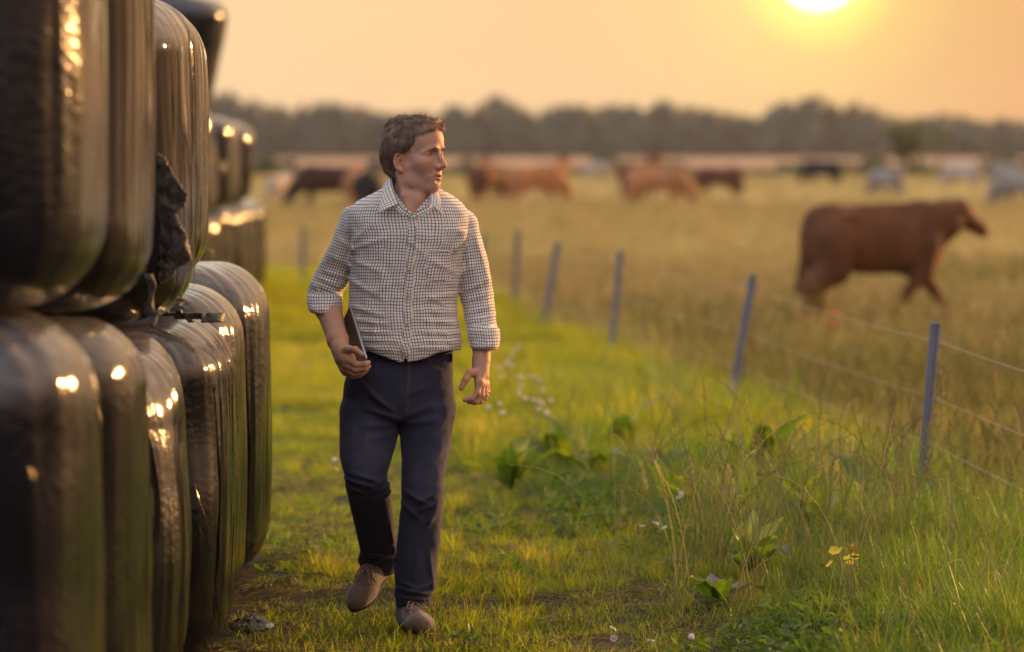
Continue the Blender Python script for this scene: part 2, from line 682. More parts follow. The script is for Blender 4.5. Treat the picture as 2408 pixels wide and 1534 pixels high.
def scatter(name, pts, rot, scl, idx, sources, mat_label=None):
    """one object whose points carry copies of the source clumps"""
    c = bpy.data.collections.new(name + '_sources')
    for k, me in enumerate(sources):
        o = bpy.data.objects.new('%s_source_%02d' % (name, k), me)
        c.objects.link(o)
    me = bpy.data.meshes.new(name)
    me.vertices.add(len(pts))
    me.vertices.foreach_set('co', np.asarray(pts, np.float32).ravel())
    a = me.attributes.new('rot', 'FLOAT_VECTOR', 'POINT')
    a.data.foreach_set('vector', np.asarray(rot, np.float32).ravel())
    a = me.attributes.new('scl', 'FLOAT_VECTOR', 'POINT')
    a.data.foreach_set('vector', np.asarray(scl, np.float32).ravel())
    a = me.attributes.new('pick', 'INT', 'POINT')
    a.data.foreach_set('value', np.asarray(idx, np.int32))
    me.update()
    o = link(name, me)
    ng = bpy.data.node_groups.new(name, 'GeometryNodeTree')
    ng.interface.new_socket('Geometry', in_out='INPUT', socket_type='NodeSocketGeometry')
    ng.interface.new_socket('Geometry', in_out='OUTPUT', socket_type='NodeSocketGeometry')
    gi, go = ng.nodes.new('NodeGroupInput'), ng.nodes.new('NodeGroupOutput')
    ci = ng.nodes.new('GeometryNodeCollectionInfo')
    ci.inputs['Collection'].default_value = c
    ci.inputs['Separate Children'].default_value = True
    ci.inputs['Reset Children'].default_value = True
    ip = ng.nodes.new('GeometryNodeInstanceOnPoints')
    ip.inputs['Pick Instance'].default_value = True

    def attr(nm, ty):
        n = ng.nodes.new('GeometryNodeInputNamedAttribute')
        n.data_type = ty
        n.inputs['Name'].default_value = nm
        return n.outputs['Attribute']
    ng.links.new(gi.outputs[0], ip.inputs['Points'])
    ng.links.new(ci.outputs[0], ip.inputs['Instance'])
    ng.links.new(attr('pick', 'INT'), ip.inputs['Instance Index'])
    ng.links.new(attr('rot', 'FLOAT_VECTOR'), ip.inputs['Rotation'])
    ng.links.new(attr('scl', 'FLOAT_VECTOR'), ip.inputs['Scale'])
    ng.links.new(ip.outputs[0], go.inputs[0])
    md = o.modifiers.new('scatter', 'NODES')
    md.node_group = ng
    return o


# ------------------------------------------------------------------ far wood, hedges and lone trees
M_WOOD = leaf_mat('wood_foliage', (0.035, 0.052, 0.028), (0.055, 0.068, 0.036), trans=0.15, tmul=(1.2, 1.2, 0.8))
M_BARK = plain('bark', (0.10, 0.07, 0.045), 0.9, 0.1, nscale=3)
M_HEDGE = leaf_mat('hedge_foliage', (0.05, 0.07, 0.02), (0.09, 0.09, 0.03), trans=0.25)


def ico(sub=2):
    import bmesh
    bm = bmesh.new()
    bmesh.ops.create_icosphere(bm, subdivisions=sub, radius=1)
    V = np.array([v.co[:] for v in bm.verts])
    F = np.array([[v.index for v in f.verts] for f in bm.faces])
    bm.free()
    return V, F


ICO2, ICO1 = ico(2), ico(1)


def clump_crown(seed, lobes=9, leaves=260, w=1.0):
    """a crown about 2 wide and 2 high standing on z=0, of lumpy boughs and leaf sprays at their surface"""
    r = np.random.default_rng(seed)
    mb = MB()
    for k in range(lobes):
        a = r.uniform(0, 2 * math.pi)
        h = r.uniform(0.25, 1.55)
        rad = (0.62 if h < 1.1 else 0.42) * r.uniform(0.5, 1.0)
        c = np.array([math.cos(a) * rad * w, math.sin(a) * rad * w, h])
        s = r.uniform(0.30, 0.5) * (1.15 if h < 1 else 0.85)
        V, F = ICO2
        d = 1 + 0.28 * fbm(V[:, 0] * 2.3 + k, V[:, 1] * 2.3, V[:, 2] * 2.3 + seed)
        P = V * d[:, None] * s * np.array([1, 1, 0.9]) + c
        tone = r.uniform(0.75, 1.2)
        mb.add(P, F, np.array([tone, tone, tone]))
        nl = leaves // lobes
        dirs = r.normal(size=(nl, 3))
        dirs /= np.linalg.norm(dirs, axis=1)[:, None]
        q = c + dirs * s * r.uniform(1.0, 1.35, (nl, 1))
        t1 = np.cross(dirs, r.normal(size=(nl, 3)))
        t1 /= np.linalg.norm(t1, axis=1)[:, None]
        t2 = np.cross(dirs, t1)
        sz = r.uniform(0.03, 0.09, (nl, 1))
        P = np.stack([q - t1 * sz, q + t2 * sz * 0.6 + dirs * sz * .5, q + t1 * sz, q - t2 * sz * 0.6], 1).reshape(-1, 3)
        mb.add(P, np.arange(nl * 4).reshape(-1, 4), np.repeat(r.uniform(0.7, 1.5, (nl, 1)) * np.ones((1, 3)), 4, 0))
    return mb


PROFILE = [(-900, 262), (-400, 255), (0, 250), (300, 246), (499, 243), (526, 239), (580, 256), (607, 246), (669, 260), (720, 256), (771, 256), (839, 254), (873, 265), (944, 274), (992, 268),
           (1033, 277), (1053, 261), (1084, 261), (1107, 275), (1128, 258), (1179, 241), (1206, 257), (1230, 269), (1270, 268), (1327, 255), (1361, 261), (1406, 260), (1497, 256),
           (1514, 268), (1556, 252), (1588, 261), (1644, 261), (1684, 269), (1729, 265), (1786, 280), (1806, 274), (1834, 249), (1854, 260), (1894, 243), (1928, 250), (1967, 259),
           (2007, 252), (2041, 262), (2092, 281), (2109, 274), (2132, 281), (2245, 273), (2307, 283), (2364, 280), (2408, 286), (2600, 280), (3000, 268), (3400, 262)]


def build_wood():
    r = np.random.default_rng(11)
    cc = [clump_crown(s) for s in range(6)]
    pu = np.array(PROFILE, float)
    pts, rot, scl, idx = [], [], [], []
    for layer, (Y, step, lower) in enumerate(((1030, 13, 0.0), (1060, 17, 0.0), (1100, 22, 2.0))):
        u = -900.0
        while u < 3400:
            v = np.interp(u, pu[:, 0], pu[:, 1]) + (r.uniform(0, 2) if layer == 0 else r.uniform(3, 14))
            top = (HZ - (263 + (v - 263) * 1.35)) / FPX * Y + CAMZ - lower
            x = (u - CU) / FPX * Y
            h = top + 0.3
            w = r.uniform(4.2, 6.0) * (0.8 if layer == 0 else 1.1)
            pts.append((x, Y + r.uniform(-6, 6), -0.4))
            rot.append((0, 0, r.uniform(0, 6.28)))
            scl.append((w * 0.95, w * 0.95, h / 1.62))
            idx.append(int(r.integers(0, 6)))
            u += step * r.uniform(0.7, 1.3) * (1.3 if layer == 0 else 1)
    srcs = [c.build('wood_crown', M_WOOD, col=True, link_it=False) for c in cc]
    o = scatter('distant_woodland', pts, rot, scl, idx, srcs)
    tag(o, kind='stuff')
    # hedge between the pasture and the stubble field
    pts, rot, scl, idx = [], [], [], []
    hs = [c.build('hedge_crown', M_HEDGE, col=True, link_it=False) for c in (clump_crown(s, 7, 220) for s in (31, 32, 33))]
    for k in range(620):
        Y = r.uniform(276, 300)
        x = r.uniform(-46, 50)
        u = CU + x / Y * FPX
        dens = 0.5 + 0.5 * math.sin(u * 0.013 + 1.0) + 0.35 * math.sin(u * 0.041)
        h = r.uniform(0.35, 0.75) * (0.55 + 0.5 * max(dens, 0))
        if 600 < u < 760 or 1340 < u < 1440 or 1980 < u:
            h *= 1.35
        pts.append((x, Y, -0.35))
        rot.append((0, 0, r.uniform(0, 6.28)))
        scl.append((r.uniform(0.5, 1.0), r.uniform(0.5, 1.0), h))
        idx.append(int(r.integers(0, 3)))
    tag(scatter('field_hedgerow', pts, rot, scl, idx, hs), kind='stuff')


build_wood()


def small_tree(name, label, u, v, Y, height, width, lean=0.0, sparse=False, seed=1):
    p = W(u, v, Y)
    z0 = Gf(p.x, Y)
    r = np.random.default_rng(seed)
    root = thing(name, label, 'tree', (p.x, Y, z0))
    tr = MB()
    top = np.array([lean, 0, height * 0.75])
    tr.tube([(0, 0, -0.2), (lean * .3, 0, height * .3), top], [height * .045, height * .035, height * .015], 8)
    fol = MB()
    nb = 11 if sparse else 16
    for k in range(nb):
        h0 = height * r.uniform(0.25, 0.72)
        a = r.uniform(0, 6.28)
        L = width * r.uniform(0.3, 0.6)
        s = np.array([lean * h0 / height, 0, h0])
        e = s + np.array([math.cos(a) * L, math.sin(a) * L, height * r.uniform(0.08, 0.28)])
        tr.tube([s, (s + e) / 2 + (0, 0, .05), e], [height * .015, height * .01, height * .004], 5)
        n = 150 if sparse else 130
        q = e + r.normal(size=(n, 3)) * np.array([width * .14, width * .14, height * .09])
        d = r.normal(size=(n, 3))
        d /= np.linalg.norm(d, axis=1)[:, None]
        t1 = np.cross(d, r.normal(size=(n, 3)))
        t1 /= np.linalg.norm(t1, axis=1)[:, None]
        t2 = np.cross(d, t1)
        sz = height * r.uniform(0.015, 0.04, (n, 1))
        P = np.stack([q - t1 * sz, q + t2 * sz * .7, q + t1 * sz, q - t2 * sz * .7], 1).reshape(-1, 3)
        fol.add(P, np.arange(n * 4).reshape(-1, 4), np.repeat(r.uniform(0.7, 1.4, (n, 1)) * np.ones((1, 3)), 4, 0))
    tr.build('trunk', M_BARK, root)
    fol.build('crown', M_HEDGE, root, col=True)
    return root


small_tree('hawthorn_tree', 'thin straggly tree with a bare leaning top standing in the hedge behind the grey cow', 2140, 405, 262, 4.0, 1.6, -0.35, True, 4)
small_tree('field_tree', 'round dark tree in front of the wood, right of the straggly hedge tree', 2212, 368, 640, 5.2, 3.6, 0, False, 9)

# ------------------------------------------------------------------ silage bales
def film_mat(name, base=(0.005, 0.005, 0.007), rough=0.08, streak=1.0, seed=0.0):
    m, t, b = new_mat(name)
    uv = N(t, 'ShaderNodeUVMap')
    mp = N(t, 'ShaderNodeMapping')
    t.links.new(uv.outputs[0], mp.inputs[0])
    mp.inputs['Location'].default_value = (seed, seed * 1.7, 0)
    # slanting pull of the film
    s = N(t, 'ShaderNodeSeparateXYZ')
    t.links.new(mp.outputs[0], s.inputs[0])
    nz0 = N(t, 'ShaderNodeTexNoise')
    nz0.inputs['Scale'].default_value = 2.2
    nz0.inputs['Detail'].default_value = 2
    t.links.new(mp.outputs[0], nz0.inputs['Vector'])
    uw = math_node(t, 'ADD', s.outputs[0], math_node(t, 'MULTIPLY', nz0.outputs['Fac'], 0.22))
    cx = N(t, 'ShaderNodeCombineXYZ')
    t.links.new(math_node(t, 'MULTIPLY', uw, 34), cx.inputs[0])
    t.links.new(math_node(t, 'MULTIPLY', s.outputs[1], 1.6), cx.inputs[1])
    fine = N(t, 'ShaderNodeTexNoise')
    fine.inputs['Scale'].default_value = 1.0
    fine.inputs['Detail'].default_value = 4
    fine.inputs['Roughness'].default_value = 0.55
    t.links.new(cx.outputs[0], fine.inputs['Vector'])
    # short diagonal wrinkles across the streaks
    cx2 = N(t, 'ShaderNodeCombineXYZ')
    t.links.new(math_node(t, 'ADD', math_node(t, 'MULTIPLY', uw, 22), math_node(t, 'MULTIPLY', s.outputs[1], 34)), cx2.inputs[0])
    t.links.new(math_node(t, 'ADD', math_node(t, 'MULTIPLY', uw, 9), math_node(t, 'MULTIPLY', s.outputs[1], -5)), cx2.inputs[1])
    wr = N(t, 'ShaderNodeTexNoise')
    wr.inputs['Scale'].default_value = 1.0
    wr.inputs['Detail'].default_value = 3
    t.links.new(cx2.outputs[0], wr.inputs['Vector'])
    patch = N(t, 'ShaderNodeTexNoise')
    patch.inputs['Scale'].default_value = 3.1
    patch.inputs['Detail'].default_value = 3
    t.links.new(mp.outputs[0], patch.inputs['Vector'])
    pf = ramp(t, patch.outputs['Fac'], [(0.42, (0, 0, 0)), (0.6, (1, 1, 1))])
    h = math_node(t, 'ADD', math_node(t, 'MULTIPLY', fine.outputs['Fac'], 0.55), math_node(t, 'MULTIPLY', math_node(t, 'MULTIPLY', wr.outputs['Fac'], pf), 0.7))
    crk = N(t, 'ShaderNodeTexNoise')
    crk.inputs['Scale'].default_value = 26
    crk.inputs['Detail'].default_value = 4
    crk.inputs['Roughness'].default_value = 0.5
    mp3 = N(t, 'ShaderNodeMapping')
    mp3.inputs['Scale'].default_value = (1.0, 1.5, 1)
    t.links.new(mp.outputs[0], mp3.inputs[0])
    t.links.new(mp3.outputs[0], crk.inputs['Vector'])
    h = math_node(t, 'ADD', h, math_node(t, 'MULTIPLY', crk.outputs['Fac'], 0.42 * max(0.12, streak * 1.6 - 0.8)))
    # edges of the overlapping layers of film
    for k_, (f_, a_) in enumerate(((3.1, 0.55), (5.3, 0.35))):
        lay = math_node(t, 'FRACT', math_node(t, 'ADD', math_node(t, 'MULTIPLY', uw, f_), math_node(t, 'MULTIPLY', s.outputs[1], 0.25 * (1 - 2 * k_))))
        h = math_node(t, 'ADD', h, math_node(t, 'MULTIPLY', lay, a_))
    bp = N(t, 'ShaderNodeBump')
    bp.inputs['Strength'].default_value = 0.30 * streak
    bp.inputs['Distance'].default_value = 0.012
    t.links.new(h, bp.inputs['Height'])
    t.links.new(bp.outputs[0], b.inputs['Normal'])
    # dust lies in streaks
    dust = math_node(t, 'MULTIPLY', math_node(t, 'MULTIPLY', fine.outputs['Fac'], patch.outputs['Fac']), 1.0)
    dr = ramp(t, dust, [(0.18, base), (0.42, tuple(x * 1.8 + 0.004 for x in base))])
    # sky sheen painted into the colour where the film faces up, broken by wrinkles
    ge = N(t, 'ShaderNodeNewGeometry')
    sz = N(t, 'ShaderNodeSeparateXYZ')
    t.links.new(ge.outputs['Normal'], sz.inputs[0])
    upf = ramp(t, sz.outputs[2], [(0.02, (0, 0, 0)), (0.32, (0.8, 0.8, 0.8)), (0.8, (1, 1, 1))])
    sheen_f = math_node(t, 'MULTIPLY', upf, ramp(t, wr.outputs['Fac'], [(0.25, (0.35, 0.35, 0.35)), (0.65, (1, 1, 1))]), clamp=True)
    dr = mixc(t, sheen_f, dr, (0.135, 0.13, 0.14))
    t.links.new(dr, b.inputs['Base Color'])
    rr = ramp(t, patch.outputs['Fac'], [(0.3, (rough * 0.8,) * 3), (0.7, (rough * 2.2,) * 3)])
    t.links.new(rr, b.inputs['Roughness'])
    b.inputs['Specular IOR Level'].default_value = 0.38
    return m


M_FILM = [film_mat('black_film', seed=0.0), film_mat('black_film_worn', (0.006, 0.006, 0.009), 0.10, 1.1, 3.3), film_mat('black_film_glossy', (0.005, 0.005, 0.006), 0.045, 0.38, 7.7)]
M_SCRAP = plain('crumpled_film', (0.055, 0.046, 0.042), 0.5, 0.5, nscale=60, namt=.5, bump=0.5, bscale=140)


def bale_mesh(R, H, rc, seed, pw=2.5, nth=150, lean=0.0, bulge=0.03, lump=0.02, ysc=.9):
    """a round bale on its flat end under stretched film; uv in metres: round the bale, along the film's run"""
    th = np.linspace(0, 2 * math.pi, nth + 1)
    prof = []
    for r_ in (0.02, 0.2, 0.4, 0.6, 0.8):
        prof.append(((R - rc) * r_, 0.0))
    for a in np.linspace(-90, 0, 9):
        prof.append((R - rc + rc * math.cos(math.radians(a)), rc + rc * math.sin(math.radians(a))))
    for z in np.linspace(rc, H - rc, 26)[1:-1]:
        prof.append((R, z))
    for a in np.linspace(0, 90, 12):
        prof.append((R - rc + rc * math.cos(math.radians(a)), H - rc + rc * math.sin(math.radians(a))))
    for r_ in (0.8, 0.6, 0.4, 0.2, 0.02):
        prof.append(((R - rc) * r_, H))
    prof = np.array(prof)
    L = np.concatenate([[0], np.cumsum(np.linalg.norm(np.diff(prof, axis=0), axis=1))])
    rp, zp = prof[:, 0], prof[:, 1]
    T, I = np.meshgrid(th, np.arange(len(prof)), indexing='ij')
    c, s = np.cos(T), np.sin(T)
    sq = (np.abs(c) ** pw + np.abs(s) ** pw) ** (-1 / pw)
    rr = rp[I] * (1 + (sq - 1) * np.clip(rp[I] / R, 0, 1))
    zz = zp[I].copy()
    k = np.sin(np.pi * zz / H)
    rr = rr * (1 + bulge * k)
    x, y = rr * c, rr * s * ysc
    # lumps of the packed grass under the film and the film's long pulled ridges
    rim = np.clip(rp[I] / R, 0, 1)
    d = lump * fbm(x * 2.6 + seed, y * 2.6, zz * 1.8, 2)
    d = d + 0.0045 * noise3(c * 26 + seed * 3 + zz * 1.5, s * 26, zz * 2.2) * rim
    d = d + 0.0022 * noise3(c * 70 + seed, s * 70, zz * 3.0) * rim
    nr = np.where((I > 13) & (I < len(prof) - 17), 1.0, 0.7)
    x, y = x + d * c * nr, y + d * s * nr
    zz = zz + d * 0.8 * (zz > H * 0.7)
    zz = zz + 0.02 * noise3(x * 3.0 + seed, y * 3.0, 4.0) * (zz > H * 0.8)
    x = x + lean * (zz / H) ** 1.0
    V = np.stack([x, y, zz], -1).reshape(-1, 3)
    n = len(prof)
    i, j = np.meshgrid(np.arange(nth), np.arange(n - 1), indexing='ij')
    F = np.stack([i * n + j, (i + 1) * n + j, (i + 1) * n + j + 1, i * n + j + 1], -1).reshape(-1, 4)
    U = np.stack([T * R, L[I]], -1).reshape(-1, 2)
    uv = U[F.ravel()]
    return V, F, uv


def bale(D_, xr, z0, z1, label, group, seed, tilt=0.0, R=0.6, rc=0.17, mat=0, pw=3.3, lump=0.02, rz=0.0, nth=150, bulge=0.02):
    V, F, uv = bale_mesh(R, z1 - z0, rc, seed, pw, nth, lump=lump, bulge=bulge)
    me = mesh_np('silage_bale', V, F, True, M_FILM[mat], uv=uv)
    o = link('silage_bale', me, None, (xr - R * (1 + bulge * .6), D_, z0), (0, tilt, rz))
    return tag(o, label, 'bale', group)


GL, GU, GF = 'black wrapped bales in the bottom layer of the near stack', 'black wrapped bales in the upper layer of the near stack', 'black wrapped bales of the far stack'
bale(9.0, -.975, 0.0, 1.285, 'nearest black wrapped bale of the bottom layer, blurred in the lower left corner', GL, 1.3, mat=1, rc=.2, nth=220)
bale(10.2, -.975, 0.0, 1.222, 'second black wrapped bale of the bottom layer, between the nearest one and the creased one', GL, 2.1, mat=0, rc=.18, nth=220)
B3 = bale(11.4, -.975, 0.0, 1.115, 'slumped and heavily creased black bale of the bottom layer, lower than its neighbours', GL, 3.7, mat=1, rc=.22, lump=0.05, nth=260, pw=2.5)
B4 = bale(12.6, -.92, 0.0, 1.11, 'black wrapped bale of the bottom layer with the crumpled dark film lying on its top', GL, 4.9, mat=0, rc=.17, nth=260)
bale(13.8, -.970, 0.0, 1.172, 'fifth bale of the near bottom layer, just in front of the last one', GL, 5.2, mat=1, rc=.18, nth=260)
B6 = bale(15.0, -.955, 0.0, 1.225, 'last bale of the near bottom layer, its whole rounded end visible beside the grass', GL, 6.6, mat=0, rc=.2, nth=260)
bale(9.0, -.965, 1.29, 2.46, 'nearest upper bale, very dark and blurred, filling the upper left corner', GU, 7.4, mat=1, rc=.2, nth=220)
U2 = bale(10.2, -.97, 1.235, 2.42, 'second upper bale, smooth glossy side mirroring the sky and the wood in long vertical streaks', GU, 8.8, mat=2, rc=.18, nth=260, lump=0.012)
U3 = bale(11.85, -.995, 1.13, 2.135, 'third upper bale with the torn mesh hanging from its side', GU, 9.1, mat=2, rc=.17, nth=280, lump=0.018)
bale(13.25, -1.06, 1.185, 2.16, 'last upper bale of the near stack, behind the one with the torn mesh', GU, 10.5, mat=0, rc=.18, nth=260)


def loose_film(o, th, z0, z1, w, seed, off=.012, R=.6, pw=3.3, slant=0.0):
    """a strip of the wrap that has come loose: a thin wavy sheet standing off the bale"""
    H = o.dimensions.z
    n, m = 40, 7
    zz = np.linspace(z0, z1, n)[:, None]
    q = np.linspace(-.5, .5, m)[None, :]
    t_ = math.radians(th) + q * w / R * (1 + .5 * noise3(zz * 5, q * 0 + seed, seed)) + slant * (zz - z0)
    c, s = np.cos(t_), np.sin(t_)
    rr = R * (np.abs(c) ** pw + np.abs(s) ** pw) ** (-1 / pw) * (1 + .02 * np.sin(np.pi * zz / H)) + .012
    k = np.sin(np.pi * (zz - z0) / (z1 - z0)) ** .5
    w_ = 1 - .9 * np.abs(2 * (zz - z0) / (z1 - z0) - 1) ** 1.6
    t_ = math.radians(th) + (t_ - math.radians(th)) * (.15 + .85 * w_) * .55
    c, s = np.cos(t_), np.sin(t_)
    rr = R * (np.abs(c) ** pw + np.abs(s) ** pw) ** (-1 / pw) * (1 + .02 * np.sin(np.pi * zz / H)) + .009
    o_ = .35 * off * k * (1 + .5 * noise3(zz * 7 + seed, q * 3, 2.0)) * (.5 + q)
    rr = rr + o_
    V = np.stack([rr * c, rr * s * .9, zz + 0 * q], -1).reshape(-1, 3)
    nv = len(V)
    Vi = V - np.stack([c, s, 0 * c], -1).reshape(-1, 3) * .0015
    i, j = np.meshgrid(np.arange(n - 1), np.arange(m - 1), indexing='ij')
    F = np.stack([i * m + j, i * m + j + 1, (i + 1) * m + j + 1, (i + 1) * m + j], -1).reshape(-1, 4)
    uv = np.stack([t_ * R, zz + 0 * q], -1).reshape(-1, 2)
    F2 = np.vstack([F, F[:, ::-1] + nv])
    me = mesh_np('loose_film', np.vstack([V, Vi]), F2, True, M_FILM[2], uv=np.vstack([uv, uv])[F2.ravel()])
    return link('loose_film', me, o)


for args in ((U3, -8, .25, .93, .05, 1.0, .02), (U3, -28, .12, .86, .035, 2.0, .014, .6, 3.3, .12), (U3, 10, .1, .9, .04, 3.0, .012), (U3, -40, .05, .6, .05, 4.0, .02, .6, 3.3, -.15), (U2, -12, .1, 1.05, .04, 5.0, .012), (U2, 6, .15, .9, .05, 6.0, .010),
             (B3, -38, .15, .85, .10, 7.0, .03, .6, 2.5, .25), (B3, -15, .1, .8, .09, 8.0, .025, .6, 2.5, -.2), (B6, -35, .2, .95, .05, 9.0, .014), (B4, -30, .1, .9, .06, 10.0, .014, .6, 3.3, .08)):
    loose_film(*args)
# far stack
FS = [(41.2, -3.50, 0, .95), (42.6, -3.47, 0, .93), (44.0, -3.46, 0, .94), (45.4, -3.45, 0, .93), (46.8, -3.42, 0, 1.0), (48.2, -3.37, 0, .97), (49.5, -3.385, 0, .99), (50.8, -3.365, 0, .97), (52.0, -3.34, 0, .98)]
FLAB = ['hidden bottom bale at the near end of the far stack', 'bottom bale of the far stack, first to show beside the near stack', 'bottom bale of the far stack, second from its near end', 'bottom bale of the far stack with a wide dark front',
        'bottom bale of the far stack under the gap between two upper bales', 'bottom bale of the far stack, fourth from the meadow end', 'bottom bale of the far stack, third from the meadow end',
        'bottom bale of the far stack, last but one before the meadow', 'bottom bale at the far end of the far stack, next to the meadow']
for k, (d_, xr, _, zt) in enumerate(FS):
    bale(d_, xr, -.34, zt, FLAB[k], GF, 20.3 + 1.7 * k, nth=80, mat=k % 3, rc=.2)
FU = [(41.0, -3.20, .95, 2.13, 'upper bale of the far stack directly under the high third-tier bale', 0.0), (43.0, -3.29, .95, 1.90, 'sunken leaning upper bale of the far stack, lower than its neighbours', -.06),
      (45.7, -3.31, .96, 2.05, 'upper bale of the far stack with a wide dark front and bright rim', 0.0), (47.3, -3.36, 1.0, 2.04, 'narrow upper bale squeezed near the end of the far stack', 0.0), (49.6, -3.36, .99, 2.02, 'last upper bale of the far stack with creased pale patches', 0.02)]
for k, (d_, xr, zb, zt, lab, tl) in enumerate(FU):
    bale(d_, xr, zb, zt, lab, GF, 40.7 + 2.3 * k, tilt=tl, nth=90, mat=(k + 1) % 3, rc=.2, lump=0.03 if k == 4 else .02)
o = bale(40.6, -3.22, 2.12, 3.36, 'dark bale leaning out on the third tier, cut by the top of the picture', GF, 55.5, tilt=math.radians(12), nth=110, mat=1, rc=.2)


# ------------------------------------------------------------------ torn film and mesh scraps
def crumpled(name, label, outline, Y0, seed, amp=0.02, mat=None, thick=0.012, res=0.012, cat='scrap', dfun=None):
    """a torn piece of film: outline in photo coordinates filled with a crumpled sheet of real thickness"""
    P = np.array([tuple(W(u, v, Y0)) for u, v in outline])
    lo, hi = P.min(0), P.max(0)
    xs = np.arange(lo[0], hi[0] + res, res)
    zs = np.arange(lo[2], hi[2] + res, res)
    X, Z = np.meshgrid(xs, zs, indexing='ij')

    def inside(x, z):
        c = np.zeros(x.shape, bool)
        j = len(P) - 1
        for i in range(len(P)):
            a, b_ = P[i], P[j]
            with np.errstate(divide='ignore', invalid='ignore'):
                c ^= ((a[2] > z) != (b_[2] > z)) & (x < (b_[0] - a[0]) * (z - a[2]) / (b_[2] - a[2]) + a[0])
            j = i
        return c
    m = inside(X[:-1, :-1] + res / 2 + 0.004 * noise3(X[:-1, :-1] * 60, Z[:-1, :-1] * 60, seed), Z[:-1, :-1] + res / 2)
    grain = 0.0018 * np.sin((X * .8 + Z * .6) * 2 * math.pi / .012 + 9 * noise3(X * 14, Z * 14, seed + 1))
    Yd = Y0 + grain + amp * fbm(X * 16, Z * 16, np.full_like(X, seed), 3) * 1.6 + amp * 0.7 * np.abs(noise3(X * 45, Z * 30, seed + 3.0))
    if dfun is not None:
        Yd = Yd + dfun(X, Z)
    X2 = X + 0.5 * amp * noise3(X * 30, Z * 30, seed + 8)
    n = X.shape[1]
    i, j = np.nonzero(m)
    F = np.stack([i * n + j, i * n + j + 1, (i + 1) * n + j + 1, (i + 1) * n + j], -1)[:, ::-1]
    V = np.stack([X2, Yd, Z], -1).reshape(-1, 3)
    nv = len(V)
    V2 = V + np.array([0, thick, 0])
    E = {}
    for f in F:
        for k in range(4):
            a, b_ = int(f[k]), int(f[(k + 1) % 4])
            if (b_, a) in E:
                del E[(b_, a)]
            else:
                E[(a, b_)] = 1
    side = np.array([[a, a + nv, b_ + nv, b_] for a, b_ in E])
    c0 = np.array([(lo[0] + hi[0]) / 2, Y0, lo[2]])
    me = mesh_np(name, np.vstack([V, V2]) - c0, [F, F[:, ::-1] + nv, side], True, mat or M_SCRAP)
    o = link(name, me, None, tuple(c0))
    return tag(o, label, cat)


crumpled('torn_mesh', 'dark torn bale mesh hanging in folds from the side of the third upper bale',
         [(368, 358), (384, 372), (405, 410), (430, 440), (446, 458), (436, 490), (418, 502), (432, 540), (442, 575), (441, 612), (420, 630), (398, 655), (376, 668), (368, 640), (358, 560), (360, 470), (356, 400)],
         11.45, 2.0, 0.016, thick=0.02, res=.005)
crumpled('hanging_strand', 'twisted dark rope of film dangling below the torn mesh',
         [(352, 630), (362, 650), (368, 690), (364, 715), (372, 735), (362, 765), (355, 780), (350, 740), (346, 700), (345, 660)], 11.2, 5.0, 0.02, thick=0.02, cat='scrap')
crumpled('crumpled_film', 'ragged dark film lying crumpled on top of a bottom bale',
         [(362, 734), (378, 728), (400, 738), (425, 730), (440, 741), (462, 735), (490, 744), (518, 735), (520, 757), (498, 760), (470, 754), (440, 757), (400, 748), (366, 746)],
         12.25, 9.0, 0.04, thick=0.06, res=.01)
M_FOIL = plain('weathered_film', (0.008, 0.007, 0.006), 0.5, 0.3, bump=0.8, bscale=40)


def ground_scrap(name, label, u, v, w, d, h, seed, mat):
    Y = (CAMZ) / ((v - HZ) / FPX)
    p = W(u, v, Y)
    xs = np.linspace(-w, w, 60)
    ys = np.linspace(-d, d, 40)
    X, Yy = np.meshgrid(xs, ys, indexing='ij')
    r = np.sqrt((X / w) ** 2 + (Yy / d) ** 2)
    Z = h * (1 - r ** 2) * (0.7 + 0.8 * fbm(X * 22, Yy * 22, np.full_like(X, seed)) + 0.5 * np.abs(noise3(X * 50, Yy * 40, seed)))
    Z = Z + 0.015
    n = len(ys)
    i, j = np.meshgrid(np.arange(59), np.arange(39), indexing='ij')
    keep = (r[:-1, :-1] + 0.15 * noise3(X[:-1, :-1] * 25, Yy[:-1, :-1] * 25, seed + 1)) < 1
    F = np.stack([i * n + j, (i + 1) * n + j, (i + 1) * n + j + 1, i * n + j + 1], -1)[keep]
    V = np.stack([X, Yy, Z], -1).reshape(-1, 3)
    nv = len(V)
    me = mesh_np(name, np.vstack([V, V - np.array([0, 0, .008])]), [F, F[:, ::-1] + nv], True, mat)
    return tag(link(name, me, None, (p.x, Y, Gf(p.x, Y))), label, 'scrap')


ground_scrap('film_litter', 'crumpled weathered film on the soil at the foot of the bales', 590, 1480, 0.075, 0.15, 0.03, 3.0, M_FOIL)

# ------------------------------------------------------------------ electric fence
M_POST = plain('blue_grey_plastic', (0.15, 0.15, 0.18), 0.5, 0.4, nscale=20, namt=0.15)
M_TWINE = plain('poly_wire', (0.48, 0.32, 0.22), 0.6, 0.3)
M_ORANGE = plain('orange_tape', (0.75, 0.12, 0.04), 0.5)


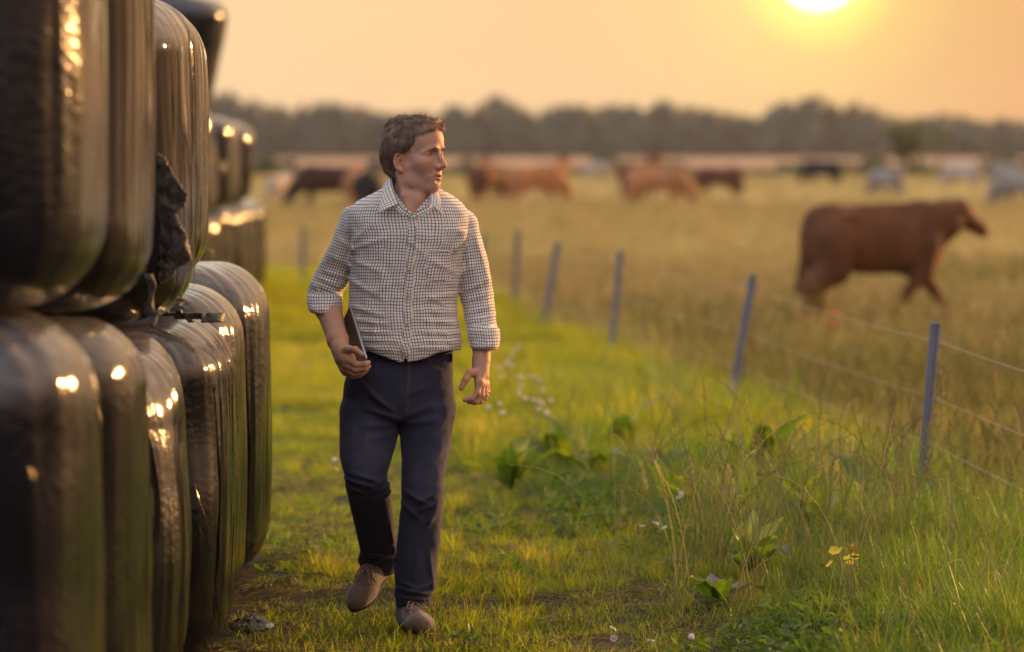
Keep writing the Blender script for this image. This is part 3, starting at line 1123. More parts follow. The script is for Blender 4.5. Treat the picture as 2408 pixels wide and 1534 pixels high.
def post_proto():
    root = thing('fence_post', '', 'post')
    m = MB()
    # ribbed stake: a flat web with thicker edges
    for z0, z1, w0, w1 in ((-0.12, 0.90, 0.0135, 0.0175),):
        for sx in (-1, 1):
            m.tube([(sx * w0, 0, z0), (sx * w1, 0, z1)], 0.0062, 8)
        m.tube([(0, -.006, z0), (0, -.007, z1)], 0.0045, 6)
        m.add([[-w0, -.004, z0], [w0, -.004, z0], [w1, -.004, z1], [-w1, -.004, z1], [-w0, .004, z0], [w0, .004, z0], [w1, .004, z1], [-w1, .004, z1]],
              [[0, 1, 2, 3], [5, 4, 7, 6], [1, 5, 6, 2], [4, 0, 3, 7]])
    m.build('stake', M_POST, root)
    c = MB()
    c.box((0, 0, .905), (.024, .012, .006))
    c.build('cap', M_POST, root)
    f = MB()
    f.box((0, 0.008, 0.03), (.045, .005, .012))
    f.build('foot_step', M_POST, root)
    for z in (.10, .20, .31, .42, .53, .66, .80):
        h = MB()
        x0 = .016 + .004 * z
        h.tube([(x0, 0, z), (x0 + .018, 0, z - .004), (x0 + .024, 0, z + .016), (x0 + .023, 0, z + .055)], .0042, 6)
        h.tube([(x0, 0, z + .065), (x0 + .010, 0, z + .06), (x0 + .012, 0, z + .035)], .0038, 6)
        h.build('wire_hook', M_POST, root)
    return root


proto = post_proto()
POSTS = [  # u_base, u_top, v_top, Y, label
    (2700, 2776, 928, 12.8, 'fence post just outside the picture on the right'),
    (2162, 2200, 762, 18.0, 'nearest blue-grey plastic fence post, sharpest of the row, among seeding grass'),
    (1712, 1771, 649, 24.7, 'second blue-grey fence post, leaning right below the walking brown cow'),
    (1434, 1459, 592, 34.0, 'third blue-grey fence post, its foot lost in green weeds'),
    (1272, 1312, 571, 40.0, 'fourth fence post, leaning most of the row'),
    (1209, 1218, 543, 47.5, 'fifth fence post, the pale blurred one beside the man\'s shoulder side of the row'),
    (1128, 1137, 548, 52.0, 'sixth fence post, mostly hidden behind the man\'s arm'),
    (711, 713, 535, 54.0, 'lone faint fence post between the far bales and the man'),
]
POSTS[5] = POSTS[5][:4] + ('fifth fence post, upright and blurred, first one right of the man\'s sleeve',)
PT = []
for k, (ub, ut, vt, Y, lab) in enumerate(POSTS):
    o = proto if k == 0 else copy_tree(proto)
    top = W(ut, vt, Y)
    zb = Gf(top.x, Y)
    bx = top.x - (ut - ub) / FPX * Y
    h = top.z - zb
    if k == 0:
        h = 0.86
        bx = 2.19
    ax = Vector((top.x - bx, 0, h))
    o.location = (bx, Y, zb)
    o.rotation_euler = (0, math.atan2(ax.x, ax.z), 0)
    s = ax.length / 0.905
    o.scale = (max(1, s * 1.0), 1, s)
    if k in (4, 5, 6, 7):
        o.scale = (1.25, 1.2, s)
    tag(o, lab, 'post', 'plastic posts of the electric fence')
    PT.append((Vector((bx, Y, zb)), ax.normalized(), s))


def wire_pt(k, z):
    b_, ax, s = PT[k]
    return b_ + ax * (z * s) + Vector((0.028 + .004 * z, 0, 0))


def wire(zs, label, order=(0, 1, 2, 3, 4, 5, 6, 7), rad=0.0015, sag=0.012):
    m = MB()
    pts = []
    for a, b_ in zip(order[:-1], order[1:]):
        p, q = wire_pt(a, zs), wire_pt(b_, zs)
        for t in np.linspace(0, 1, 14)[:-1]:
            w = p.lerp(q, t)
            w.z -= sag * 4 * t * (1 - t) * (1 + .5 * math.sin(a * 3 + zs * 20))
            pts.append(w)
    pts.append(wire_pt(order[-1], zs))
    # two twisted strands
    P = np.array([tuple(p) for p in pts])
    d = np.concatenate([[0], np.cumsum(np.linalg.norm(np.diff(P, axis=0), axis=1))])
    ss = np.arange(0, d[-1], 0.02)
    ss = ss[ss < 26]
    far = np.linspace(26, d[-1], 90) if d[-1] > 26 else np.array([])
    s2 = np.concatenate([ss, far])
    Q = np.stack([np.interp(s2, d, P[:, i]) for i in range(3)], -1)
    for ph in (0, math.pi):
        a = s2 * 2 * math.pi / 0.09 + ph
        k = (s2 < 26) * 0.55 * rad
        R_ = Q + np.stack([np.cos(a) * k, 0 * a, np.sin(a) * k], -1)
        m.tube(R_, rad * 0.62, 5, caps=False)
    o = m.build('fence_wire', M_TWINE)
    return tag(o, label, 'wire', 'wires of the electric fence')


wire(.815, 'top wire of the electric fence, crossing just below the post tops', rad=.0019)
wire(.545, 'second wire from the top of the electric fence')
wire(.325, 'third wire of the electric fence, sagging through the grass tips', rad=.0018)
wire(.115, 'lowest wire of the electric fence, running in the grass', order=(0, 1, 2, 3, 4))
# knotted orange tape on the top wire
pk = (wire_pt(1, .815).lerp(wire_pt(2, .815), 0.52))
m = MB()
cpts = [pk + Vector((0.02, 0, -0.005)), pk + Vector((0.045, -.01, -.03)), pk + Vector((0.05, -.01, -.06)), pk + Vector((0.035, 0, -.09)), pk + Vector((0.0, 0.01, -.085)), pk + Vector((-0.02, 0.01, -.06))]
for k in range(4):
    m.tube([c + Vector((0, 0, .003 * k)) for c in cpts], [.003, .004, .0045, .004, .002, .001], 6)
m.tube([pk + Vector((-.03, 0, .01)), pk + Vector((-.02, -.008, -.012)), pk + Vector((0.0, -.008, -.014)), pk + Vector((.02, 0, 0))], .0035, 6)
tag(m.build('orange_tape', M_ORANGE), 'curled orange tape knotted on the top fence wire', 'tape')


# ------------------------------------------------------------------ cattle
def coat(name, c, dark=None):
    return plain(name, c, 0.75, 0.25, nscale=3.0, namt=0.35, bump=0.3, bscale=60)


COATS = {'umber': coat('umber_coat', (0.045, 0.020, 0.011)), 'red': coat('red_brown_coat', (0.115, 0.040, 0.013)), 'tan': coat('tan_coat', (0.36, 0.15, 0.055)), 'dark': coat('dark_brown_coat', (0.10, 0.032, 0.014)), 'black': coat('black_coat', (0.012, 0.011, 0.012)),
         'grey': coat('grey_coat', (0.24, 0.20, 0.165)), 'white': coat('cream_coat', (0.40, 0.32, 0.25)), 'orange': coat('orange_brown_coat', (0.24, 0.08, 0.028))}
M_HOOF = plain('hoof', (0.03, 0.025, 0.02), 0.6)
M_MUZ = plain('muzzle', (0.16, 0.10, 0.08), 0.5)


def cow_mesh(pose, h=0.022):
    P = grid((-1.25, -0.45, -0.02), (1.85, 0.45, 1.62), h)
    d = ell(P, (-.02, 0, .88), (.72, .28, .32))
    d = smin(d, ell(P, (.48, 0, .86), (.34, .24, .37)), .10)
    d = smin(d, ell(P, (-.62, 0, .94), (.34, .255, .31)), .10)
    d = smin(d, cone(P, (-.80, 0, 1.12), (.52, 0, 1.15), .10, .12), .08)
    d = smin(d, cone(P, (-.48, 0, .80), (.50, 0, .78), .21, .22), .10)
    d = smin(d, ell(P, (-.70, 0, .84), (.24, .25, .36)), .08)
    for s in (-1, 1):
        d = smin(d, cone(P, (-.42, s * .19, 1.13), (-.55, s * .22, 1.12), .05, .05), .06)
        d = smin(d, cone(P, (-.86, s * .10, 1.08), (-.80, s * .12, .95), .06, .08), .06)
    if pose == 'graze':
        nk = [(.62, 0, 1.0), (.98, 0, .66), (1.14, 0, .42)]
        hd, mz = (1.14, 0, .40), (1.30, 0, .10)
    elif pose == 'walk':
        nk = [(.58, 0, 1.00), (.84, 0, 1.08), (1.02, 0, 1.15)]
        hd, mz = (1.02, 0, 1.16), (1.32, 0, .98)
    else:
        nk = [(.62, 0, 1.04), (.88, 0, 1.22), (1.02, 0, 1.36)]
        hd, mz = (1.04, 0, 1.38), (1.40, 0, 1.20)
    d = smin(d, chain(P, nk, (.27, .21, .15), .05), .10)
    d = smin(d, cone(P, (.66, 0, .80), nk[1] - np.array([.02, 0, .12]), .10, .05), .08)
    hdv, mzv = np.array(hd), np.array(mz)
    d = smin(d, cone(P, hd, mz, .13, .078), .05)
    dirn = (mzv - hdv) / np.linalg.norm(mzv - hdv)
    d = smin(d, cone(P, mzv - dirn * .03, mzv + dirn * .02, .078, .07), .03)
    for s in (-1, 1):  # ears
        e0 = hdv + np.array([-.04, s * .10, .05])
        d = smin(d, cone(P, e0, e0 + np.array([-.03, s * .13, .0]), .035, .045), .02)
    # legs
    st = {'walk': ((-.78, -.96), (-.62, -.66), (.46, .12), (.60, 1.00)), 'graze': ((-.60, -.84), (-.60, -.70), (.52, .50), (.55, .70)), 'stand': ((-.60, -.80), (-.6, -.76), (.54, .52), (.54, .56))}[pose]
    for k, s in enumerate((-1, 1)):
        x0, x1 = st[k]
        d = smin(d, chain(P, [(-.66, s * .15, .86), (x0 + .12, s * .17, .62), ((x0 + x1) / 2 - .08, s * .15, .42), (x1 + .02, s * .15, .12), (x1 + .06, s * .15, .04)], (.25, .18, .105, .062, .066), .03), .08)
        x0, x1 = st[2 + k]
        d = smin(d, chain(P, [(.50, s * .15, .84), ((x0 + .5) / 2 + .02, s * .16, .60), ((x0 + x1) / 2, s * .15, .37), (x1, s * .15, .11), (x1 + .04, s * .15, .04)], (.17, .105, .066, .048, .060), .03), .08)
    # tail
    d = smin(d, chain(P, [(-.88, 0, 1.14), (-.95, 0, .98), (-.97, 0, .66), (-.98, 0, .42)], (.06, .045, .045, .085), .02), .03)
    d = d - 0.008 * fbm(P[..., 0] * 7, P[..., 1] * 7, P[..., 2] * 7, 2)
    V, Q = nets(d, (-1.25, -0.45, -0.02), h)
    V = relax(V, Q, 2, .5)
    me = mesh_np('cow_' + pose, V, Q, True)
    hoof = []
    for k, s in enumerate((-1, 1)):
        for x1 in (st[k][1] + .06, st[2 + k][1] + .045):
            hoof.append(MB().tube([(x1, s * .15, .0), (x1 - .01, s * .15, .075)], [.062, .052], 10))
    mz_ = MB()
    Vi, Fi = ICO2
    mz_.add(Vi * np.array([.052, .060, .050]) + mzv + dirn * .035, Fi)
    hn = MB()
    for s in (-1, 1):
        b0 = hdv + np.array([-.03, s * .06, .10])
        hn.tube([b0, b0 + np.array([-.02, s * .07, .03]), b0 + np.array([0.0, s * .11, .09])], [.02, .015, .004], 7)
    return me, hoof, mz_, hn


COW = {p: cow_mesh(p) for p in ('walk', 'graze', 'stand')}
_cowparts = {}


def cow(u, v, Y, yaw, pose, col, label, group=None, s=1.0, patch=None, feet=False):
    """u, v: where the middle of the back shows in the photograph"""
    p = W(u, v, Y)
    z0 = Gf(p.x, Y)
    root = thing('cow', label, 'cow', (p.x, Y, z0), math.radians(yaw), group)
    s = s * (1.12 if Y > 60 else 1)
    root.scale = (s, s, s)
    me, hoof, mz, hn = COW[pose]
    key = (pose, col)
    if key not in _cowparts:
        m2 = me.copy()
        m2.materials.append(COATS[col])
        _cowparts[key] = m2
    link('body', _cowparts[key], root)
    pieces = [('muzzle', mz, M_MUZ)]
    if feet:
        pieces += [('hoof', q, M_HOOF) for q in hoof]
    for n_, (nm, mb, mt) in enumerate(pieces):
        k2 = (pose, nm, n_)
        if k2 not in _cowparts:
            _cowparts[k2] = mb.build(nm, mt, link_it=False)
        link(nm, _cowparts[k2], root)
    return root


def dist_for(vbase, gz=-0.3):
    return (CAMZ - gz) * FPX / (vbase - HZ)


cow(2068, 480, 43.0, 24, 'walk', 'red', 'large red-brown cow walking to the right close behind the fence', s=1.0, feet=True).scale = (1.0, 1.0, 1.12)
GC = 'cattle grazing across the far pasture'
cow(1150, 390, 140, 62, 'graze', 'dark', 'dark red cow seen from behind in the group right of the man', GC)
cow(1262, 396, 132, 32, 'graze', 'tan', 'tan cow broadside in front of the dark red one, right of the man', GC)
cow(1300, 380, 158, 65, 'stand', 'orange', 'orange-brown cow showing its back above the tan cow of the middle group', GC)
cow(1128, 395, 146, 80, 'stand', 'orange', 'orange-brown cow rump nearest to the man, leftmost of its group', GC)
cow(1505, 402, 140, 60, 'stand', 'dark', 'dark brown cow half hidden behind the tan cow with its head down', GC, s=1.1)
cow(1545, 405, 126, -24, 'graze', 'tan', 'tan cow grazing with its head down to the right, in front of a darker cow', GC, s=1.0)
cow(1690, 410, 152, 156, 'graze', 'dark', 'dark red-brown cow grazing towards the left, alone in the middle of the pasture', GC, s=.92)
cow(1934, 396, 205, 145, 'graze', 'black', 'black cow grazing under the highest trees of the wood', GC, s=1.0)
cow(2085, 404, 152, 125, 'graze', 'grey', 'grey-white cow grazing in front of the straggly tree', GC, s=.86)
cow(2262, 398, 190, 140, 'graze', 'white', 'whitish cow grazing far off at the right, behind the walking cow\'s head', GC, s=.95)
cow(2362, 408, 210, 130, 'graze', 'grey', 'small greyish cow beside the hedge near the right edge', GC, s=.9)
cow(2402, 426, 122, 135, 'graze', 'grey', 'grey cow cut off by the right edge of the picture', GC, s=.95)
cow(778, 360, 120, 195, 'graze', 'umber', 'shaggy dark brown cow left of the man\'s head, head down to the left', 'cattle standing left of the man', s=1.05)
cow(835, 375, 118, 92, 'stand', 'tan', 'tan cow between the dark brown one and the black one', 'cattle standing left of the man', s=.92)
cow(870, 372, 110, 84, 'stand', 'black', 'black cow seen from behind, touching the back of the man\'s head', 'cattle standing left of the man', s=1.0)
cow(655, 384, 140, 70, 'stand', 'white', 'small pale cow on its own beside the far bales', 'cattle standing left of the man', s=.72)
cow(1405, 393, 240, 20, 'graze', 'white', 'tiny white cow far off in front of the hedge, between the two brown groups', GC, s=.85)

# ------------------------------------------------------------------ the man
PSI = math.radians(55)
HC = np.array([-0.333, 13.40, 1.648])            # between the eyes' level, middle of the head
cP, sP = math.cos(PSI), math.sin(PSI)
HR = np.array([[cP, sP, 0], [sP, -cP, 0], [0, 0, 1.0]])     # columns: his left, forward, up  (rows x, y, z)


def skin_mat():
    m, t, b = new_mat('skin')
    co = N(t, 'ShaderNodeTexCoord')
    nz = N(t, 'ShaderNodeTexNoise')
    nz.inputs['Scale'].default_value = 55
    nz.inputs['Detail'].default_value = 6
    t.links.new(co.outputs['Object'], nz.inputs['Vector'])
    base = ramp(t, nz.outputs['Fac'], [(0.3, (0.49, 0.255, 0.168)), (0.55, (0.53, 0.285, 0.190)), (0.75, (0.56, 0.31, 0.215))])
    a = N(t, 'ShaderNodeAttribute', attribute_name='tone')
    c = mixc(t, 1.0, base, a.outputs['Color'], 'MULTIPLY')
    t.links.new(c, b.inputs['Base Color'])
    b.inputs['Roughness'].default_value = 0.58
    b.inputs['Specular IOR Level'].default_value = 0.3
    b.inputs['Subsurface Weight'].default_value = 0.2
    b.inputs['Subsurface Radius'].default_value = (0.012, 0.005, 0.003)
    b.inputs['Subsurface Scale'].default_value = 0.6
    n2 = N(t, 'ShaderNodeTexNoise')
    n2.inputs['Scale'].default_value = 320
    n2.inputs['Detail'].default_value = 3
    t.links.new(co.outputs['Object'], n2.inputs['Vector'])
    bp = N(t, 'ShaderNodeBump')
    bp.inputs['Strength'].default_value = 0.25
    bp.inputs['Distance'].default_value = 0.002
    t.links.new(n2.outputs['Fac'], bp.inputs['Height'])
    t.links.new(bp.outputs[0], b.inputs['Normal'])
    return m


M_SKIN = skin_mat()
M_HAIR = leaf_mat('hair', (0.22, 0.130, 0.075), (0.22, 0.130, 0.075), trans=0.12, rough=0.45, spec=0.4, tmul=(1.2, 1.0, .8))


def shirt_mat():
    m, t, b = new_mat('checked_cotton')
    uv = N(t, 'ShaderNodeUVMap')
    s = N(t, 'ShaderNodeSeparateXYZ')
    t.links.new(uv.outputs[0], s.inputs[0])
    cols = [(0.018, 0.022, 0.060), (0.34, 0.14, 0.055), (0.022, 0.026, 0.065), (0.055, 0.085, 0.065)]

    def lines(x, p):
        k = math_node(t, 'MULTIPLY', x, 1 / p)
        f = math_node(t, 'FRACT', k)
        on = ramp(t, f, [(0.0, (0, 0, 0)), (0.05, (1, 1, 1)), (0.26, (1, 1, 1)), (0.31, (0, 0, 0))])
        c4 = math_node(t, 'FRACT', math_node(t, 'MULTIPLY', k, 0.25))
        col = ramp(t, c4, [(0.0, cols[0]), (0.25, cols[1]), (0.5, cols[2]), (0.75, cols[3])], 'CONSTANT')
        return on, col
    v_on, v_col = lines(math_node(t, 'ADD', s.outputs[0], 10), 0.0108)
    h_on, h_col = lines(math_node(t, 'ADD', s.outputs[1], 10), 0.0108)
    base = (0.86, 0.79, 0.73)
    c = mixc(t, math_node(t, 'MULTIPLY', v_on, 0.92), base, v_col)
    c = mixc(t, math_node(t, 'MULTIPLY', h_on, 0.80), c, h_col)
    t.links.new(c, b.inputs['Base Color'])
    b.inputs['Roughness'].default_value = 0.85
    b.inputs['Specular IOR Level'].default_value = 0.15
    b.inputs['Sheen Weight'].default_value = 0.25
    b.inputs['Sheen Roughness'].default_value = 0.4
    tr = N(t, 'ShaderNodeBsdfTranslucent')
    t.links.new(c, tr.inputs[0])
    co = N(t, 'ShaderNodeTexCoord')
    nz = N(t, 'ShaderNodeTexNoise')
    nz.inputs['Scale'].default_value = 34
    nz.inputs['Detail'].default_value = 4
    mp = N(t, 'ShaderNodeMapping')
    mp.inputs['Scale'].default_value = (1, 1, 0.45)
    t.links.new(co.outputs['Object'], mp.inputs[0])
    t.links.new(mp.outputs[0], nz.inputs['Vector'])
    bp = N(t, 'ShaderNodeBump')
    bp.inputs['Strength'].default_value = 0.5
    bp.inputs['Distance'].default_value = 0.006
    t.links.new(nz.outputs['Fac'], bp.inputs['Height'])
    t.links.new(bp.outputs[0], b.inputs['Normal'])
    return m


def denim_mat():
    m, t, b = new_mat('dark_denim')
    co = N(t, 'ShaderNodeTexCoord')
    n1 = N(t, 'ShaderNodeTexNoise')
    n1.inputs['Scale'].default_value = 6
    n1.inputs['Detail'].default_value = 5
    t.links.new(co.outputs['Object'], n1.inputs['Vector'])
    mp = N(t, 'ShaderNodeMapping')
    mp.inputs['Scale'].default_value = (700, 700, 90)
    t.links.new(co.outputs['Object'], mp.inputs[0])
    n2 = N(t, 'ShaderNodeTexNoise')
    n2.inputs['Scale'].default_value = 1.0
    n2.inputs['Detail'].default_value = 2
    t.links.new(mp.outputs[0], n2.inputs['Vector'])
    a = N(t, 'ShaderNodeAttribute', attribute_name='tone')
    c = ramp(t, n1.outputs['Fac'], [(0.3, (0.015, 0.016, 0.030)), (0.7, (0.032, 0.032, 0.055))])
    k = ramp(t, n2.outputs['Fac'], [(0.3, (0.85, 0.85, 0.85)), (0.7, (1.2, 1.2, 1.18))])
    c = mixc(t, 1.0, c, k, 'MULTIPLY')
    c = mixc(t, 1.0, c, a.outputs['Color'], 'MULTIPLY')
    for n_ in t.nodes:
        if n_.type == 'MIX':
            n_.clamp_result = False
    t.links.new(c, b.inputs['Base Color'])
    b.inputs['Roughness'].default_value = 0.9
    b.inputs['Specular IOR Level'].default_value = 0.2
    b.inputs['Sheen Weight'].default_value = 0.14
    b.inputs['Sheen Roughness'].default_value = 0.5
    b.inputs['Sheen Tint'].default_value = (0.6, 0.55, 0.75, 1)
    bp = N(t, 'ShaderNodeBump')
    bp.inputs['Strength'].default_value = 0.12
    bp.inputs['Distance'].default_value = 0.001
    t.links.new(n2.outputs['Fac'], bp.inputs['Height'])
    t.links.new(bp.outputs[0], b.inputs['Normal'])
    return m


M_SHIRT, M_DENIM = shirt_mat(), denim_mat()
M_SUEDE = plain('brown_suede', (0.135, 0.085, 0.058), 0.9, 0.15, nscale=40, namt=0.25, bump=0.4, bscale=220, sheen=0.5)
M_SOLE = plain('shoe_sole', (0.045, 0.032, 0.022), 0.8, 0.2)
M_LACE = plain('shoe_lace', (0.30, 0.19, 0.12), 0.8)
M_THREAD = plain('orange_thread', (0.16, 0.085, 0.04), 0.8)
M_BUTTON = plain('button_horn', (0.42, 0.32, 0.18), 0.35, 0.5)
M_GOLD = plain('gold', (0.9, 0.6, 0.2), 0.25, 0.5, metal=1.0)
M_LIP = plain('teeth', (0.65, 0.58, 0.5), 0.35)


def at(u, v, Y):
    return np.array(tuple(W(u, v, Y)))


man = thing('person', 'man in checked shirt and dark jeans walking towards the camera, tablet in hand', 'person', (-0.33, 13.35, 0.0))


# ---- head, neck and chest
def head_field(P):
    """P in head coordinates: his left, forward, up from the level of the eyes"""
    A = np.abs(P[..., 0])
    S = np.stack([A, P[..., 1], P[..., 2]], -1)            # mirrored
    d = ell(P, (0, -.014, .038), (.0775, .108, .084))
    d = smin(d, ell(P, (0, -.045, .005), (.070, .078, .075)), .03)
    d = smin(d, ell(P, (0, .048, .045), (.058, .047, .056)), .03)
    face = ell(P, (0, .028, -.046), (.0635, .064, .074))
    d = smin(d, face, .025)
    d = smin(d, cone(S, (.056, -.002, -.055), (.052, .008, -.088), .017, .016), .025)      # jaw angle
    d = smin(d, cone(S, (.052, .010, -.092), (.017, .064, -.117), .019, .019), .025)       # jaw line
    d = smin(d, ell(P, (0, .074, -.113), (.023, .019, .019)), .014)                         # chin
    d = smin(d, ell(S, (.043, .056, -.030), (.022, .024, .020)), .030)                      # cheek bone
    d = smin(d, ell(P, (0, .070, -.080), (.034, .026, .030)), .02)                          # muzzle
    d = smin(d, chain(S, [(.0, .0905, .014), (.020, .0935, .017), (.038, .082, .014), (.050, .066, .004)], (.010, .0095, .0085, .007), .006), .012)   # brow ridge
    # eye sockets
    d = smax(d, -ell(S, (.0315, .104, -.002), (.019, .021, .0145)), .010)
    d = smin(d, ell(S, (.0315, .0735, -.001), (.0165, .0148, .0135)), .003)                 # lids over the ball
    # nose
    nose = chain(P, [(0, .089, .008), (0, .103, -.014), (0, .1185, -.038)], (.0075, .0078, .0092), .006)
    nose = smin(nose, ell(P, (0, .1180, -.0435), (.0100, .0112, .0088)), .006)
    nose = smin(nose, ell(S, (.0135, .1015, -.0475), (.0085, .0115, .0085)), .006)
    nose = smin(nose, cone(P, (0, .080, -.020), (0, .095, -.046), .014, .015), .010)
    d = smin(d, nose, .006)
    d = smax(d, -ell(S, (.0062, .1100, -.0545), (.0034, .0055, .0040)), .003)               # nostrils
    d = smax(d, -cone(S, (.0215, .094, -.050), (.0320, .082, -.072), .0012, .0010), .008)   # fold from nose to mouth
    # lips, a little open
    d = smin(d, chain(S, [(.0, .0965, -.0735), (.010, .0935, -.0745), (.0225, .0835, -.0795)], (.0050, .0046, .0028), .003), .005)
    d = smin(d, chain(S, [(.0, .0925, -.0865), (.011, .0895, -.0860), (.0215, .0830, -.0815)], (.0060, .0052, .0028), .003), .005)
    d = smax(d, -ell(P, (0, .0985, -.0800), (.0185, .0140, .0024)), .002)
    d = smax(d, -ell(P, (0, .0945, -.0975), (.016, .006, .0045)), .007)                     # under the lower lip
    # open the eyes
    d = smax(d, -ell(S, (.0315, .0920, -.0008), (.0140, .0115, .0054)), .0012)
    d = smax(d, -chain(S, [(.018, .089, .006), (.031, .092, .0095), (.046, .080, .005)], (.0012, .0014, .0012), .001), .003)
    # temples and cheeks drawn in a little
    d = smax(d, -ell(S, (.092, .054, .022), (.020, .028, .026)), .022)
    d = smax(d, -ell(S, (.094, .042, -.080), (.024, .034, .026)), .028)
    # forehead creases, crow's feet, lid furrow
    z, f = P[..., 2], P[..., 1]
    for zz, am in ((.040, .0006), (.053, .0006), (.066, .0004)):
        d = d + am * np.exp(-((z - zz - .004 * np.cos(A * 60)) / .0016) ** 2) * (f > .05) * (A < .04)
    for k in range(3):
        q = cone(S, (.0505, .067, .002 - .004 * k), (.062, .053, .008 - .009 * k), .0008, .0008)
        d = d + .0009 * np.exp(-(np.maximum(q, 0) / .0015) ** 2)
    q = cone(S, (.005, .0985, .014), (.006, .0955, .030), .0006, .0006)
    d = d + .0012 * np.exp(-(np.maximum(q, 0) / .0018) ** 2)
    # ears
    er = np.array(Euler((0.10, 0.0, 0.38)).to_matrix())
    Q = np.stack([A - .0775, P[..., 1] + .016, P[..., 2] + .033], -1) @ er
    ear = ell(Q, (0, 0, 0), (.0078, .0190, .0325))
    ear = smax(ear, -ell(Q, (.0085, .0045, -.002), (.0095, .0100, .0165)), .002)
    ring = [(.0062, -.0105 * math.cos(a), .0215 * math.sin(a) + .004) for a in np.linspace(-.6, 2.4, 9)]
    ear = smax(ear, -chain(Q, ring, [.0034] * 9, .001), .002)
    pts = [(.0052, -.0160 * math.cos(a) - .001, .0275 * math.sin(a) + .004) for a in np.linspace(-1.2, 2.9, 13)]
    ear = smin(ear, chain(Q, pts, [.0036] * 13, .002), .002)
    ear = smin(ear, cone(Q, (.003, .002, -.025), (.003, .004, -.030), .0062, .0054), .004)   # lobe
    ear = smin(ear, cone(Q, (.004, .0135, -.008), (.004, .0145, .002), .0036, .0036), .002)     # tragus
    d = smin(d, ear, .004)
    return d


def neck_field(Pw):
    a = HC + HR @ np.array([0, -.030, -.055])
    b = np.array([-.352, 13.435, 1.40])
    d = cone(Pw, a, b, .056, .066)
    a2 = HC + HR @ np.array([0, .025, -.085])
    d = smin(d, cone(Pw, a2, np.array([-.350, 13.375, 1.455]), .040, .046), .03)
    # the strap muscle from behind the ear to the notch, and the throat
    d = smin(d, chain(Pw, [HC + HR @ np.array([-.052, -.028, -.070]), np.array([-.372, 13.345, 1.50]), np.array([-.352, 13.335, 1.425])], (.016, .013, .010), .01), .022)
    d = smin(d, ell(Pw, (-.330, 13.342, 1.484), (.011, .012, .020)), .025)
    d = smin(d, ell(Pw, (-.352, 13.42, 1.36), (.15, .085, .10)), .05)
    return d


